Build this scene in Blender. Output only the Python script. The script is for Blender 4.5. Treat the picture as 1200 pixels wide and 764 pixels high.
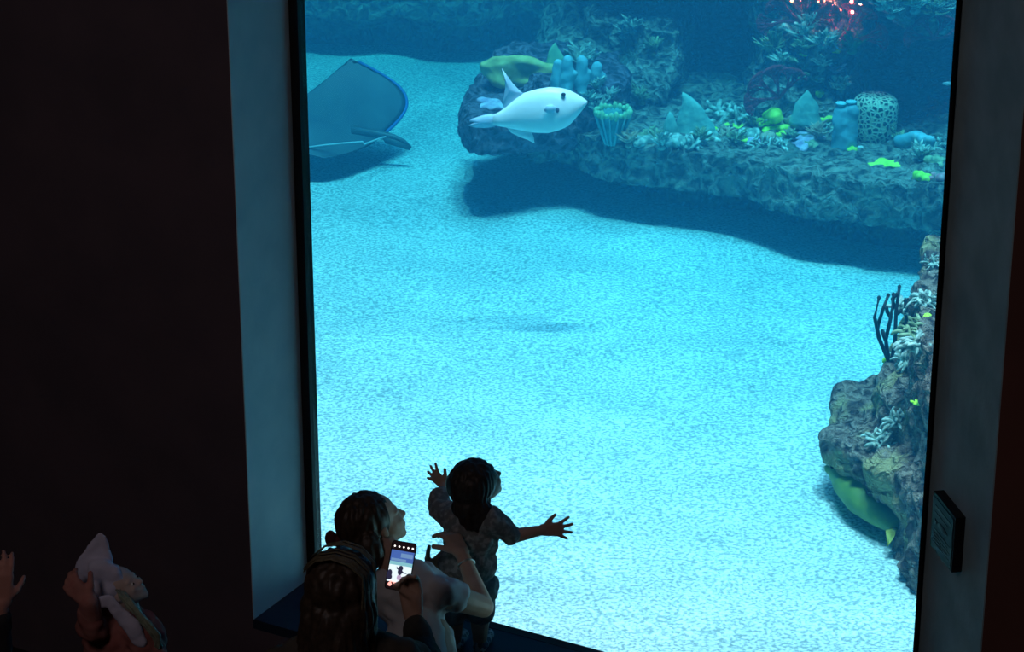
import bpy, bmesh, math, random
from mathutils import Vector, Matrix, Quaternion, noise
from mathutils.bvhtree import BVHTree

for o in list(bpy.data.objects):
    bpy.data.objects.remove(o)
SC = bpy.context.scene
C = SC.collection
R = math.radians

# ------------------------------------------------------------------ camera, world, lights, exposure
FPX, PITCH, CAM = 3000.0, R(22), Vector((0, 0, 5.2))
cam_data = bpy.data.cameras.new('camera'); cam = bpy.data.objects.new('camera', cam_data); C.objects.link(cam)
cam_data.sensor_width = 36; cam_data.lens = FPX / 1200 * 36
cam.location = CAM; cam.rotation_euler = (math.pi / 2 - PITCH, 0, 0)
cam_data.clip_end = 100
SC.camera = cam
FWD = Vector((0, math.cos(PITCH), -math.sin(PITCH))); UP = Vector((0, math.sin(PITCH), math.cos(PITCH)))

# window frame of reference: s along the glass to the right, n towards the visitors, z up
U = Vector((math.cos(R(29)), -math.sin(R(29)), 0)); NV = Vector((-math.sin(R(29)), -math.cos(R(29)), 0))
L0 = Vector((-.774, 9.057, 0))
def WL(s, n, z): return L0 + U * s + NV * n + Vector((0, 0, z))

world = bpy.data.worlds.new('world'); SC.world = world; world.use_nodes = True
world.node_tree.nodes['Background'].inputs[0].default_value = (.02, .02, .03, 1)
world.node_tree.nodes['Background'].inputs[1].default_value = .05
SC.view_settings.view_transform = 'Standard'; SC.view_settings.look = 'None'
SC.view_settings.exposure = 0.0; SC.view_settings.gamma = 1; SC.view_settings.use_curve_mapping = False
SC.cycles.max_bounces = 8; SC.cycles.volume_bounces = 1; SC.cycles.transparent_max_bounces = 16
SC.cycles.diffuse_bounces = 4

def aim(o, target):
    o.rotation_euler = (Vector(target) - o.location).to_track_quat('-Z', 'Y').to_euler()
def light(name, kind, loc, target, energy, color, **kw):
    d = bpy.data.lights.new(name, kind); d.energy = energy; d.color = color
    for k, v in kw.items(): setattr(d, k, v)
    o = bpy.data.objects.new(name, d); C.objects.link(o); o.location = loc; aim(o, target)
    return o
# tank lighting high above the water: a rippled beam and a broad soft wash, both falling almost straight down
SPOT_E, WASH_E = 92000, 640
TANKCOL = (1.0, .38, .40)
spots = [light('tank_spotlight', 'SPOT', WL(s_, n_, 24), WL(1.4, -4.6, 0), SPOT_E / 3, TANKCOL, spot_size=R(40), spot_blend=.35, shadow_soft_size=.2) for s_, n_ in ((-1.4, -.6), (1.2, -1.9), (3.9, -.7))]
sp = spots[0]
sp.data.use_nodes = True
nt = sp.data.node_tree; em = nt.nodes['Emission']
tc = nt.nodes.new('ShaderNodeNewGeometry'); mp = nt.nodes.new('ShaderNodeMapping'); mp.inputs['Scale'].default_value = (1, 1.9, .2)
mp.inputs['Rotation'].default_value = (0, 0, R(-12))
nz = nt.nodes.new('ShaderNodeTexNoise'); nz.inputs['Scale'].default_value = 58; nz.inputs['Detail'].default_value = 3; nz.inputs['Distortion'].default_value = 1.2
mr = nt.nodes.new('ShaderNodeMapRange'); mr.inputs[1].default_value = .40; mr.inputs[2].default_value = .60; mr.inputs[3].default_value = .35; mr.inputs[4].default_value = 1.9
nt.links.new(tc.outputs['Incoming'], mp.inputs[0]); nt.links.new(mp.outputs[0], nz.inputs['Vector']); nt.links.new(nz.outputs[0], mr.inputs[0]); nt.links.new(mr.outputs[0], em.inputs['Strength'])
for o in spots[1:]:
    dd = sp.data.copy(); o.data = dd
wash = light('tank_wash_light', 'AREA', WL(1.4, -5.6, 8), WL(1.4, -5.6, 0), WASH_E, (1.0, .63, .95), shape='RECTANGLE', size=9, size_y=10, spread=R(60))
wash.rotation_euler = (0, 0, R(-29))
low = light('added_reveal_fill', 'SPOT', WL(3.45, -.95, .22), WL(-.04, .2, 1.1), 260, (.85, .95, 1.0), spot_size=R(34), spot_blend=1.0, shadow_soft_size=.05)  # added unseen fill spot beside the glass, meant to brighten the left reveal
# faint house light of the visitors' room
room = light('room_house_light', 'AREA', (-2.6, 3.0, 6.0), (0, 8.2, 1.2), 25.0, (1.0, .80, .80), size=1.2)

# ------------------------------------------------------------------ picture helpers
def ray(px, py):
    return (FWD + Vector((1, 0, 0)) * ((px - 600) / FPX) + UP * ((382 - py) / FPX))
def AY(px, py, y):
    d = ray(px, py); return CAM + d * (y / d.y)
def AZ(px, py, z):
    d = ray(px, py); return CAM + d * ((z - CAM.z) / d.z)

# ------------------------------------------------------------------ materials
MATS = {}
def rockmat(name, dark, light_, patch, psc=3.0, plo=.58, phi=.7):
    m = bpy.data.materials.new(name); m.use_nodes = True; t = m.node_tree; n = t.nodes; b = n['Principled BSDF']; b.inputs['Roughness'].default_value = .92; b.inputs['Specular IOR Level'].default_value = .15
    tc = n.new('ShaderNodeTexCoord'); w = n.new('ShaderNodeTexNoise'); w.inputs['Scale'].default_value = 7; w.inputs['Detail'].default_value = 5
    add = n.new('ShaderNodeVectorMath'); add.operation = 'MULTIPLY_ADD'; add.inputs[1].default_value = (.22, .22, .22); t.links.new(tc.outputs['Object'], w.inputs['Vector']); t.links.new(w.outputs['Color'], add.inputs[0]); t.links.new(tc.outputs['Object'], add.inputs[2])
    v = n.new('ShaderNodeTexVoronoi'); v.feature = 'DISTANCE_TO_EDGE'; v.inputs['Scale'].default_value = 9; t.links.new(add.outputs[0], v.inputs['Vector'])
    v2 = n.new('ShaderNodeTexNoise'); v2.inputs['Scale'].default_value = 26; v2.inputs['Detail'].default_value = 6; t.links.new(add.outputs[0], v2.inputs['Vector'])
    h1 = n.new('ShaderNodeMapRange'); h1.inputs[1].default_value = 0; h1.inputs[2].default_value = .22; h1.inputs[3].default_value = 1; h1.inputs[4].default_value = 0; t.links.new(v.outputs[0], h1.inputs[0])
    sm = n.new('ShaderNodeMath'); sm.operation = 'MULTIPLY_ADD'; sm.inputs[1].default_value = .55; t.links.new(v2.outputs[0], sm.inputs[2]); t.links.new(h1.outputs[0], sm.inputs[0])
    bp = n.new('ShaderNodeBump'); bp.inputs['Distance'].default_value = .07; t.links.new(sm.outputs[0], bp.inputs['Height']); t.links.new(bp.outputs[0], b.inputs['Normal'])
    c = n.new('ShaderNodeMapRange'); c.inputs[1].default_value = .42; c.inputs[2].default_value = 1.0; t.links.new(sm.outputs[0], c.inputs[0])
    mx = n.new('ShaderNodeMix'); mx.data_type = 'RGBA'; mx.inputs[6].default_value = (*dark, 1); mx.inputs[7].default_value = (*light_, 1); t.links.new(c.outputs[0], mx.inputs[0])
    pn = n.new('ShaderNodeTexNoise'); pn.inputs['Scale'].default_value = psc; pn.inputs['Detail'].default_value = 6; t.links.new(tc.outputs['Object'], pn.inputs['Vector'])
    pr = n.new('ShaderNodeMapRange'); pr.inputs[1].default_value = plo; pr.inputs[2].default_value = phi; t.links.new(pn.outputs[0], pr.inputs[0])
    m3 = n.new('ShaderNodeMix'); m3.data_type = 'RGBA'; m3.inputs[7].default_value = (*patch, 1); t.links.new(pr.outputs[0], m3.inputs[0]); t.links.new(mx.outputs[2], m3.inputs[6]); t.links.new(m3.outputs[2], b.inputs['Base Color'])
    MATS[name] = m; return m
def mat(name, col, rough=.7, col2=None, scale=8, bump=0, bscale=None, detail=4, spec=.3, lo=.35, hi=.65, metal=0, kind='noise', sss=0, emit=None, estr=0, col3=None, scale3=3, lo3=.5, hi3=.62):
    if name in MATS: return MATS[name]
    m = bpy.data.materials.new(name); m.use_nodes = True; t = m.node_tree; n = t.nodes; b = n['Principled BSDF']
    b.inputs['Roughness'].default_value = rough; b.inputs['Specular IOR Level'].default_value = spec; b.inputs['Metallic'].default_value = metal
    b.inputs['Base Color'].default_value = (*col, 1)
    if sss: b.inputs['Subsurface Weight'].default_value = sss; b.inputs['Subsurface Radius'].default_value = (.01, .005, .003)
    if emit: b.inputs['Emission Color'].default_value = (*emit, 1); b.inputs['Emission Strength'].default_value = estr
    tc = n.new('ShaderNodeTexCoord')
    def tex(sc, dt=detail, k='noise'):
        if k == 'voronoi':
            x = n.new('ShaderNodeTexVoronoi'); x.feature = 'DISTANCE_TO_EDGE'
        else:
            x = n.new('ShaderNodeTexNoise'); x.inputs['Detail'].default_value = dt
        x.inputs['Scale'].default_value = sc; t.links.new(tc.outputs['Object'], x.inputs['Vector']); return x.outputs[0]
    if col2:
        r = n.new('ShaderNodeMapRange'); r.inputs[1].default_value = lo; r.inputs[2].default_value = hi
        t.links.new(tex(scale, k=kind), r.inputs[0])
        mx = n.new('ShaderNodeMix'); mx.data_type = 'RGBA'; mx.inputs[6].default_value = (*col, 1); mx.inputs[7].default_value = (*col2, 1)
        t.links.new(r.outputs[0], mx.inputs[0]); out = mx.outputs[2]
        if col3:
            r3 = n.new('ShaderNodeMapRange'); r3.inputs[1].default_value = lo3; r3.inputs[2].default_value = hi3
            t.links.new(tex(scale3), r3.inputs[0])
            m3 = n.new('ShaderNodeMix'); m3.data_type = 'RGBA'; m3.inputs[7].default_value = (*col3, 1)
            t.links.new(r3.outputs[0], m3.inputs[0]); t.links.new(out, m3.inputs[6]); out = m3.outputs[2]
        t.links.new(out, b.inputs['Base Color'])
    if bump:
        bp = n.new('ShaderNodeBump'); bp.inputs['Distance'].default_value = bump; bp.inputs['Strength'].default_value = 1
        t.links.new(tex(bscale or scale, k=kind), bp.inputs['Height']); t.links.new(bp.outputs[0], b.inputs['Normal'])
    MATS[name] = m; return m

M_sand = mat('crushed_coral_sand', (.26, .38, .38), .9, (.74, .93, .90), 60, bump=.008, bscale=70, detail=3, lo=.36, hi=.62)
M_rock = rockmat('reef_rock', (.035, .045, .04), (.40, .42, .34), (.16, .24, .18))
M_rockb = rockmat('brown_rock', (.05, .036, .035), (.36, .29, .23), (.46, .40, .20), 3.2, .56, .64)
M_black = mat('black_painted_wall', (.11, .092, .115), .9, (.14, .11, .135), 3)
M_redw = mat('dark_red_wall', (.13, .06, .05), .9, (.16, .07, .055), 2)
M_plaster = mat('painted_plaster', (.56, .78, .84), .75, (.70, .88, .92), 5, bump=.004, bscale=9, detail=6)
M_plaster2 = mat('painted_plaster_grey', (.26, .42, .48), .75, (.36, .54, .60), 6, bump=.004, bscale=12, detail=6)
M_sill = mat('navy_painted_sill', (.015, .03, .06), .6)
M_rubber = mat('black_gasket', (.006, .006, .007), .6)
M_floor = mat('dark_carpet', (.012, .012, .014), .95, (.02, .02, .024), 60)

# ------------------------------------------------------------------ mesh helpers
def tag(o, label=None, cat=None, group=None, kind=None):
    if label: o['label'] = label
    if cat: o['category'] = cat
    if group: o['group'] = group
    if kind: o['kind'] = kind
    return o
def empty(name, loc, label=None, cat=None, group=None, kind=None):
    o = bpy.data.objects.new(name, None); C.objects.link(o); o.location = loc; o.empty_display_size = .1
    o.matrix_basis = Matrix.Translation(Vector(loc))
    return tag(o, label, cat, group, kind)
def link(name, me, m=None, parent=None, smooth=True, origin=None):
    """link a mesh given in world coordinates; it keeps its place under its parent"""
    o = bpy.data.objects.new(name, me); C.objects.link(o)
    if m: me.materials.clear(); me.materials.append(m)
    if smooth:
        for p in me.polygons: p.use_smooth = True
    if parent:
        o.parent = parent; loc = Vector((0, 0, 0)); p = parent
        while p: loc += p.location; p = p.parent
        me.transform(Matrix.Translation(-loc))
    elif origin is not None:
        me.transform(Matrix.Translation(-Vector(origin))); o.location = origin
    return o
def from_bm(name, bm, m=None, parent=None, smooth=True, origin=None):
    bmesh.ops.recalc_face_normals(bm, faces=bm.faces)
    me = bpy.data.meshes.new(name); bm.to_mesh(me); bm.free()
    return link(name, me, m, parent, smooth, origin)
def prism(bm, pts, z0, z1):
    a = [bm.verts.new((p[0], p[1], z0 if not callable(z0) else z0(p))) for p in pts]
    b = [bm.verts.new((p[0], p[1], z1 if not callable(z1) else z1(p))) for p in pts]
    n = len(pts)
    bm.faces.new(a[::-1]); bm.faces.new(b)
    for i in range(n): bm.faces.new((a[i], a[(i + 1) % n], b[(i + 1) % n], b[i]))
def box_pts(bm, c):  # c: 8 corners, bottom ring then top ring
    v = [bm.verts.new(p) for p in c]
    for f in ((3, 2, 1, 0), (4, 5, 6, 7), (0, 1, 5, 4), (1, 2, 6, 5), (2, 3, 7, 6), (3, 0, 4, 7)): bm.faces.new([v[i] for i in f])
def wbox(bm, s0, s1, n0, n1, z0, z1):
    box_pts(bm, [WL(s0, n0, z0), WL(s1, n0, z0), WL(s1, n1, z0), WL(s0, n1, z0), WL(s0, n0, z1), WL(s1, n0, z1), WL(s1, n1, z1), WL(s0, n1, z1)])
def frame_from(z, hint=Vector((0, 0, 1))):
    z = Vector(z).normalized(); x = hint.cross(z)
    if x.length < 1e-4: x = Vector((1, 0, 0)).cross(z)
    if x.length < 1e-4: x = Vector((0, 1, 0)).cross(z)
    x.normalize(); return x, z.cross(x), z
def capsule(bm, p0, r0, p1, r1, n=12, flat=1.0, hint=Vector((0, 0, 1))):
    p0, p1 = Vector(p0), Vector(p1); d = p1 - p0
    if d.length < 1e-6: d = Vector((0, 0, 1e-4))
    x, y, z = frame_from(d, hint); rings = []
    for k in range(4): a = math.pi / 2 * (1 - (k + .35) / 4); rings.append((p0 - z * r0 * math.sin(a), r0 * math.cos(a)))
    rings.append((p0, r0)); rings.append((p1, r1))
    for k in range(4): a = math.pi / 2 * ((k + .65) / 4); rings.append((p1 + z * r1 * math.sin(a), r1 * math.cos(a)))
    vs = [[bm.verts.new(c + x * math.cos(2 * math.pi * i / n) * r + y * math.sin(2 * math.pi * i / n) * r * flat) for i in range(n)] for c, r in rings]
    for a, b in zip(vs, vs[1:]):
        for i in range(n): bm.faces.new((a[i], a[(i + 1) % n], b[(i + 1) % n], b[i]))
    bm.faces.new(vs[0][::-1]); bm.faces.new(vs[-1])
def limb(bm, pts, rs, n=12):
    for i in range(len(pts) - 1): capsule(bm, pts[i], rs[i], pts[i + 1], rs[i + 1], n)
def ellipsoid(bm, c, r, axes=None, seg=20, rings=12):
    c = Vector(c); x, y, z = axes or (Vector((1, 0, 0)), Vector((0, 1, 0)), Vector((0, 0, 1)))
    res = bmesh.ops.create_uvsphere(bm, u_segments=seg, v_segments=rings, radius=1)
    for v in res['verts']: v.co = c + x * v.co.x * r[0] + y * v.co.y * r[1] + z * v.co.z * r[2]
def tube(bm, pts, rs, n=8):
    pts = [Vector(p) for p in pts]; prev = None; hint = Vector((.13, .21, .97))
    for i, p in enumerate(pts):
        d = (pts[min(i + 1, len(pts) - 1)] - pts[max(i - 1, 0)]); x, y, z = frame_from(d, hint)
        ring = [bm.verts.new(p + (x * math.cos(2 * math.pi * k / n) + y * math.sin(2 * math.pi * k / n)) * rs[i]) for k in range(n)]
        if prev:
            for k in range(n): bm.faces.new((prev[k], prev[(k + 1) % n], ring[(k + 1) % n], ring[k]))
        else: bm.faces.new(ring[::-1])
        prev = ring
    bm.faces.new(prev)
def lathe(bm, base, prof, n=24, axes=None, fn=None):
    base = Vector(base); x, y, z = axes or (Vector((1, 0, 0)), Vector((0, 1, 0)), Vector((0, 0, 1))); prev = None
    for j, (r, h) in enumerate(prof):
        ring = []
        for k in range(n):
            a = 2 * math.pi * k / n; rr = r * (fn(a, j) if fn else 1)
            ring.append(bm.verts.new(base + x * math.cos(a) * rr + y * math.sin(a) * rr + z * h))
        if prev:
            for k in range(n): bm.faces.new((prev[k], prev[(k + 1) % n], ring[(k + 1) % n], ring[k]))
        else: bm.faces.new(ring[::-1])
        prev = ring
    bm.faces.new(prev)
def fuse(name, bm, m, parent=None, voxel=.006, smooth=2, disp=None, origin=None):
    """merge overlapping closed shapes into one continuous skin"""
    me = bpy.data.meshes.new('tmp'); bmesh.ops.recalc_face_normals(bm, faces=bm.faces); bm.to_mesh(me); bm.free()
    t = bpy.data.objects.new('tmp', me); C.objects.link(t)
    md = t.modifiers.new('r', 'REMESH'); md.mode = 'VOXEL'; md.voxel_size = voxel; md.adaptivity = 0
    dg = bpy.context.evaluated_depsgraph_get(); dg.update()
    out = bpy.data.meshes.new_from_object(t.evaluated_get(dg)); out.name = name
    bpy.data.objects.remove(t); bpy.data.meshes.remove(me)
    b = bmesh.new(); b.from_mesh(out)
    for _ in range(smooth): bmesh.ops.smooth_vert(b, verts=b.verts, factor=.5, use_axis_x=True, use_axis_y=True, use_axis_z=True)
    if disp:
        b.normal_update()
        for v, d in [(v, v.normal * disp(v.co) if not isinstance(disp(v.co), Vector) else disp(v.co)) for v in b.verts]: v.co += d
    b.to_mesh(out); b.free()
    return link(name, out, m, parent, True, origin)

# ------------------------------------------------------------------ the room shell
T = .39          # thickness of the wall in front of the glass
SR, SA = 2.484, 2.484 + .361
WTOP = 3.45
def structure(name, build, m, smooth=False):
    bm = bmesh.new(); build(bm); o = from_bm(name, bm, m, None, smooth); o['kind'] = 'structure'; return o
structure('wall_left', lambda bm: prism(bm, [WL(-9.2, -.04, 0), WL(-.042, -.04, 0), WL(-.042, T, 0), WL(-9.2, T, 0)], 0, 7), M_black)
structure('wall_right', lambda bm: prism(bm, [WL(SR + .018, -.04, 0), WL(8.7, -.04, 0), WL(8.7, T, 0), WL(SA + .005, T, 0)], 0, 7), M_redw)
structure('wall_upper', lambda bm: prism(bm, [WL(-.042, -.04, 0), WL(SR + .018, -.04, 0), WL(SA + .005, T, 0), WL(-.042, T, 0)], WTOP, 7), M_black)
structure('wall_lower', lambda bm: prism(bm, [WL(-.042, -.04, 0), WL(SR + .018, -.04, 0), WL(SA + .005, T, 0), WL(-.042, T, 0)], 0, .41), M_black)
structure('floor', lambda bm: prism(bm, [WL(-6, T, 0), WL(7.5, T, 0), WL(7.5, 11, 0), WL(-6, 11, 0)], -.1, 0), M_floor)
structure('ceiling', lambda bm: prism(bm, [WL(-6, -.04, 0), WL(7.5, -.04, 0), WL(7.5, 11, 0), WL(-6, 11, 0)], 7, 7.1), M_black)
structure('wall_back', lambda bm: wbox(bm, -6, 7.5, 11, 11.1, 0, 7), M_black)
structure('wall_left_side', lambda bm: wbox(bm, -6.1, -6, -.04, 11, 0, 7), M_black)
structure('wall_right_side', lambda bm: wbox(bm, 7.5, 7.6, -.04, 11, 0, 7), M_redw)

win = empty('window_1', WL(0, 0, .45), kind='structure')
def winpart(name, build, m):
    bm = bmesh.new(); build(bm); return from_bm(name, bm, m, win, False)
M_glass = bpy.data.materials.new('acrylic_pane'); M_glass.use_nodes = True
_n = M_glass.node_tree.nodes; _l = M_glass.node_tree.links; _n.remove(_n['Principled BSDF'])
_t = _n.new('ShaderNodeBsdfTransparent'); _t.inputs[0].default_value = (.985, .995, .995, 1)
_g = _n.new('ShaderNodeBsdfGlossy'); _g.inputs['Roughness'].default_value = .02
_m = _n.new('ShaderNodeMixShader'); _f = _n.new('ShaderNodeFresnel'); _f.inputs[0].default_value = 1.12
_l.new(_f.outputs[0], _m.inputs[0]); _l.new(_t.outputs[0], _m.inputs[1]); _l.new(_g.outputs[0], _m.inputs[2]); _l.new(_m.outputs[0], _n['Material Output'].inputs[0])
winpart('glass', lambda bm: wbox(bm, 0, SR, -.036, -.01, .45, WTOP), M_glass)
winpart('gasket', lambda bm: (wbox(bm, -.038, 0, -.038, .012, .45, WTOP), wbox(bm, SR, SR + .004, -.038, .002, .45, WTOP), wbox(bm, -.038, SR + .004, -.038, .006, .425, .452)), M_rubber)
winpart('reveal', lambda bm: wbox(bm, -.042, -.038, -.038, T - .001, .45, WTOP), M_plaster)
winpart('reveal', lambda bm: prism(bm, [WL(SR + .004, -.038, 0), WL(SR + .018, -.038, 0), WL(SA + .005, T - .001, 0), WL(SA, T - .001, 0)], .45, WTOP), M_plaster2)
winpart('sill', lambda bm: prism(bm, [WL(-.042, -.036, 0), WL(SR + .018, -.036, 0), WL(SA + .005, T, 0), WL(-.042, T, 0)], .41, .45), M_sill)

# ------------------------------------------------------------------ tank shell and water
M_tank = mat('tank_wall', (.03, .06, .10), .9, (.07, .10, .13), 3)
structure('wall_tank_back', lambda bm: wbox(bm, -9.2, 8.7, -15.2, -15, -.3, 6), M_tank)
structure('wall_tank_left', lambda bm: wbox(bm, -9.2, -9, -15, -.04, -.3, 6), M_tank)
structure('wall_tank_right', lambda bm: wbox(bm, 8.5, 8.7, -15, -.04, -.3, 6), M_tank)
def fsand(x, y):
    p = Vector((x * .55, y * .9, .3)); q = Vector((x * 2.1, y * 4.2, 1.7))
    return .05 * noise.noise(p) + .016 * noise.noise(q) + .005 * noise.noise(q * 3.1)
def build_sand():
    bm = bmesh.new(); NS, NN = 380, 380; g = []
    for i in range(NN + 1):
        row = []
        for j in range(NS + 1):
            p = WL(-9 + 17.5 * j / NS, -.04 - 14.96 * i / NN, 0); p.z = fsand(p.x, p.y); row.append(bm.verts.new(p))
        g.append(row)
    for i in range(NN):
        for j in range(NS): bm.faces.new((g[i][j], g[i][j + 1], g[i + 1][j + 1], g[i + 1][j]))
    o = from_bm('sand_floor', bm, M_sand); o['kind'] = 'structure'
    return o
sand = build_sand()
M_water = bpy.data.materials.new('tank_water'); M_water.use_nodes = True
_n = M_water.node_tree.nodes; _l = M_water.node_tree.links; _n.remove(_n['Principled BSDF'])
_a = _n.new('ShaderNodeVolumeAbsorption'); _a.inputs['Color'].default_value = (.07, .79, .845, 1); _a.inputs['Density'].default_value = .45
_s = _n.new('ShaderNodeVolumeScatter'); _s.inputs['Color'].default_value = (.03, .50, .95, 1); _s.inputs['Density'].default_value = .045; _s.inputs['Anisotropy'].default_value = .1
_d = _n.new('ShaderNodeAddShader'); _l.new(_a.outputs[0], _d.inputs[0]); _l.new(_s.outputs[0], _d.inputs[1]); _l.new(_d.outputs[0], _n['Material Output'].inputs['Volume'])
structure('tank_water', lambda bm: wbox(bm, -8.99, 8.49, -14.99, -.045, -.2, 3.6), M_water)

# ------------------------------------------------------------------ reef rocks
def rocky(amp=.05, sc=2.2, pit=.035, psc=7.0, seed=0.0):
    off = Vector((seed * 3.7, seed * 1.3, seed * 2.9))
    def f(p):
        q = (p + off)
        a = noise.fractal(q * sc, 1.0, 2.0, 4) * amp
        w = q + Vector((noise.noise(q * 4), noise.noise(q * 4 + Vector((9, 0, 0))), 0)) * .12
        d = noise.voronoi(w * psc)[0]
        return a + (min(d[1] - d[0], .45) - .2) * pit + noise.noise(q * 26) * pit * .25
    return f
ROCKS = []
def rock(name, prisms, m, label, voxel=.035, disp=None, smooth=3, z_top=None):
    bm = bmesh.new()
    for pts, z0, z1 in prisms: prism(bm, pts, z0, z1)
    c = prisms[0][0][0]
    o = fuse(name, bm, m, None, voxel, smooth, disp or rocky(), origin=(c[0], c[1], 0))
    tag(o, label, 'rock'); ROCKS.append(o); return o
def sh(pts, dx, dy): return [Vector((p[0] + dx, p[1] + dy, 0)) for p in pts]

# shelf across the right half of the tank
lip = [AZ(px, py, .25) for px, py in ((549, 150), (568, 166), (600, 182), (650, 200), (700, 216), (760, 226), (800, 230), (840, 234), (880, 242), (940, 258), (1020, 268), (1090, 276), (1160, 288))]
top_left = [AZ(px, py, .55) for px, py in ((640, 62), (600, 80), (563, 100), (547, 125))]
right_back = [Vector((4.8, 14.2, 0)), Vector((4.8, 17.5, 0)), Vector((1.0, 17.5, 0))]
shelf_poly = lip + right_back + top_left
base_poly = sh(lip[1:], .35, .42) + [Vector((4.7, 17.3, 0)), Vector((1.0, 17.3, 0)), Vector((.25, 15.9, 0))]
shelf = rock('rock_shelf', [(shelf_poly, .26, lambda p: .54), (base_poly, -.08, .4)], M_rock,
             'long pitted rock shelf with a shadowed undercut crossing the right of the tank', .03, rocky(.055, 1.7, .05, 8.5, 1))
# rounded boulder that ends the shelf on the left
end_poly = [AZ(px, py, .6) for px, py in ((541, 140), (545, 118), (560, 98), (590, 84), (640, 76), (715, 85), (725, 120), (660, 140), (590, 152), (555, 152))]
rock('reef_boulder', [(end_poly, .40, .66), (sh(end_poly[2:8], .05, -.05), .4, .78)], rockmat('purple_brown_rock', (.03, .03, .04), (.26, .21, .28), (.10, .12, .12)),
     'rounded dark boulder with a purple tinge at the left tip of the rock shelf', .028, rocky(.07, 2.8, .05, 9, 2), 10)
# ledge along the far wall
rear = [AZ(px, py, .22) for px, py in ((150, 34), (300, 35), (356, 34), (410, 37), (450, 34), (520, 42), (560, 40), (600, 32), (640, 38), (700, 36), (760, 24), (830, 14))]
rear_poly = rear + [Vector((2.5, 21, 0)), Vector((-3.6, 21, 0)), Vector((-4.2, 18.8, 0))]
rear_base = sh(rear, .0, .42) + [Vector((2.5, 20.9, 0)), Vector((-5, 20.9, 0))]
rock('rock_ledge', [(rear_poly, .26, .50), (rear_base, -.08, .4), (sh(rear_poly, .1, .9)[:len(rear)] + [Vector((2.5, 21, 0)), Vector((-3.6, 21, 0))], .4, .95)], M_rock,
     'mottled rock ledge with a dark gap beneath it along the far side of the sand', .045, rocky(.07, 1.6, .06, 6, 3))
# sloping reef that rises behind the shelf
slope = [AZ(px, py, .6) for px, py in ((640, 60), (690, 92), (740, 112), (790, 118))]
slope_poly = slope + [AZ(800, 60, .6), Vector((1.7, 19, 0)), Vector((.5, 19, 0))]
rock('reef_slope', [(slope_poly, .3, .70), (sh(slope_poly[1:], .05, .35), .5, .95), (sh(slope_poly[2:], .05, .7), .7, 1.6)], M_rock,
     'dim reef slope climbing behind the left part of the rock shelf', .035, rocky(.14, 2.2, .06, 7, 4), 14)
# coral covered pillar
pil = [AZ(px, py, .55) for px, py in ((890, 128), (905, 146), (940, 152), (985, 150), (1010, 138))]
pil_poly = pil + [Vector((2.35, 16.6, 0)), Vector((1.6, 16.6, 0))]
rock('reef_pillar', [(pil_poly, .3, .75), (sh(pil_poly, 0, .18), .5, 1.05), (sh(pil_poly, 0, .28), .8, 1.7)], M_rock,
     'lumpy coral covered rock pillar rising behind the middle of the shelf', .032, rocky(.13, 2.6, .05, 8, 5), 12)
# overhang with its lip at upper right; unseen roof behind added to shade the cave
roof = [AY(px, py, 14.35) for px, py in ((1005, -12), (1040, 8), (1075, 22), (1112, 36), (1160, 44))]
roof_poly = [Vector((.30, 17.2, 0)), Vector((.45, 15.7, 0)), Vector((.9, 15.35, 0)), Vector((1.25, 15.5, 0)), Vector((1.75, 15.45, 0))] + [Vector((p.x, 14.35 + .1 * i, 0)) for i, p in enumerate(roof)] + [Vector((4.8, 14.8, 0)), Vector((4.8, 20, 0)), Vector((.3, 20, 0))]
def roofz(p):
    return 1.50 - .38 * min(max((p[0] - 1.84) / .6, 0), 1.1)
rock('reef_overhang', [(roof_poly, roofz, lambda p: roofz(p) + .35)], M_rock,
     'overhanging rock with coral at the upper right corner, extended unseen to shade the cave', .04, rocky(.05, 2.2, .05, 8, 6))
rock('cave_rock', [([Vector((.8, 18.4, 0)), Vector((4.9, 16.9, 0)), Vector((4.9, 20, 0)), Vector((.8, 20, 0))], -.1, 2.2)], M_rock,
     'dark back of the reef cave behind the shelf', .06, rocky(.2, 1.2, .08, 4, 7))
# near rock at the right edge of the glass
nl = [AZ(*a) for a in ((1074, 690, .02), (1060, 655, .06), (1040, 612, .12), (1018, 575, .22), (1001, 540, .30), (975, 510, .33), (966, 490, .36), (972, 462, .40), (984, 432, .44), (1012, 414, .50), (1045, 402, .56), (1072, 392, .6))]
near_poly = nl + [Vector((3.4, 12.9, 0)), Vector((3.6, 10.2, 0)), Vector((2.2, 9.4, 0))]
nb = [nl[0], nl[1], nl[2]] + sh(nl[3:9], .32, .05) + [Vector((3.3, 12.6, 0)), Vector((3.6, 10.2, 0)), Vector((2.2, 9.4, 0))]
up_l = [AZ(*a) for a in ((1085, 560, .5), (1068, 470, .6), (1070, 420, .7), (1072, 360, .85), (1073, 310, .98), (1084, 280, 1.05))]
up_poly = up_l + [Vector((2.7, 13.0, 0)), Vector((3.6, 12.6, 0)), Vector((3.6, 10.3, 0)), Vector((2.3, 10.2, 0))]
def nz1(p): return .30 + min(max((p[0] - 1.5) * .45, 0), .3)
rock('reef_rock', [(near_poly, lambda p: .1 + .12 * min(max(p[1] - 10, 0), 1), nz1), (nb, -.08, .3), (sh(near_poly[3:], .22, -.02), .3, lambda p: nz1(p) + .14), (up_poly, .3, lambda p: .95 + .1 * min(max(p[1] - 11, 0), 1))], M_rockb,
     'craggy brown rock with yellow crusts close behind the glass at its right edge', .022, rocky(.06, 3.2, .06, 9, 8), 2)

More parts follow.
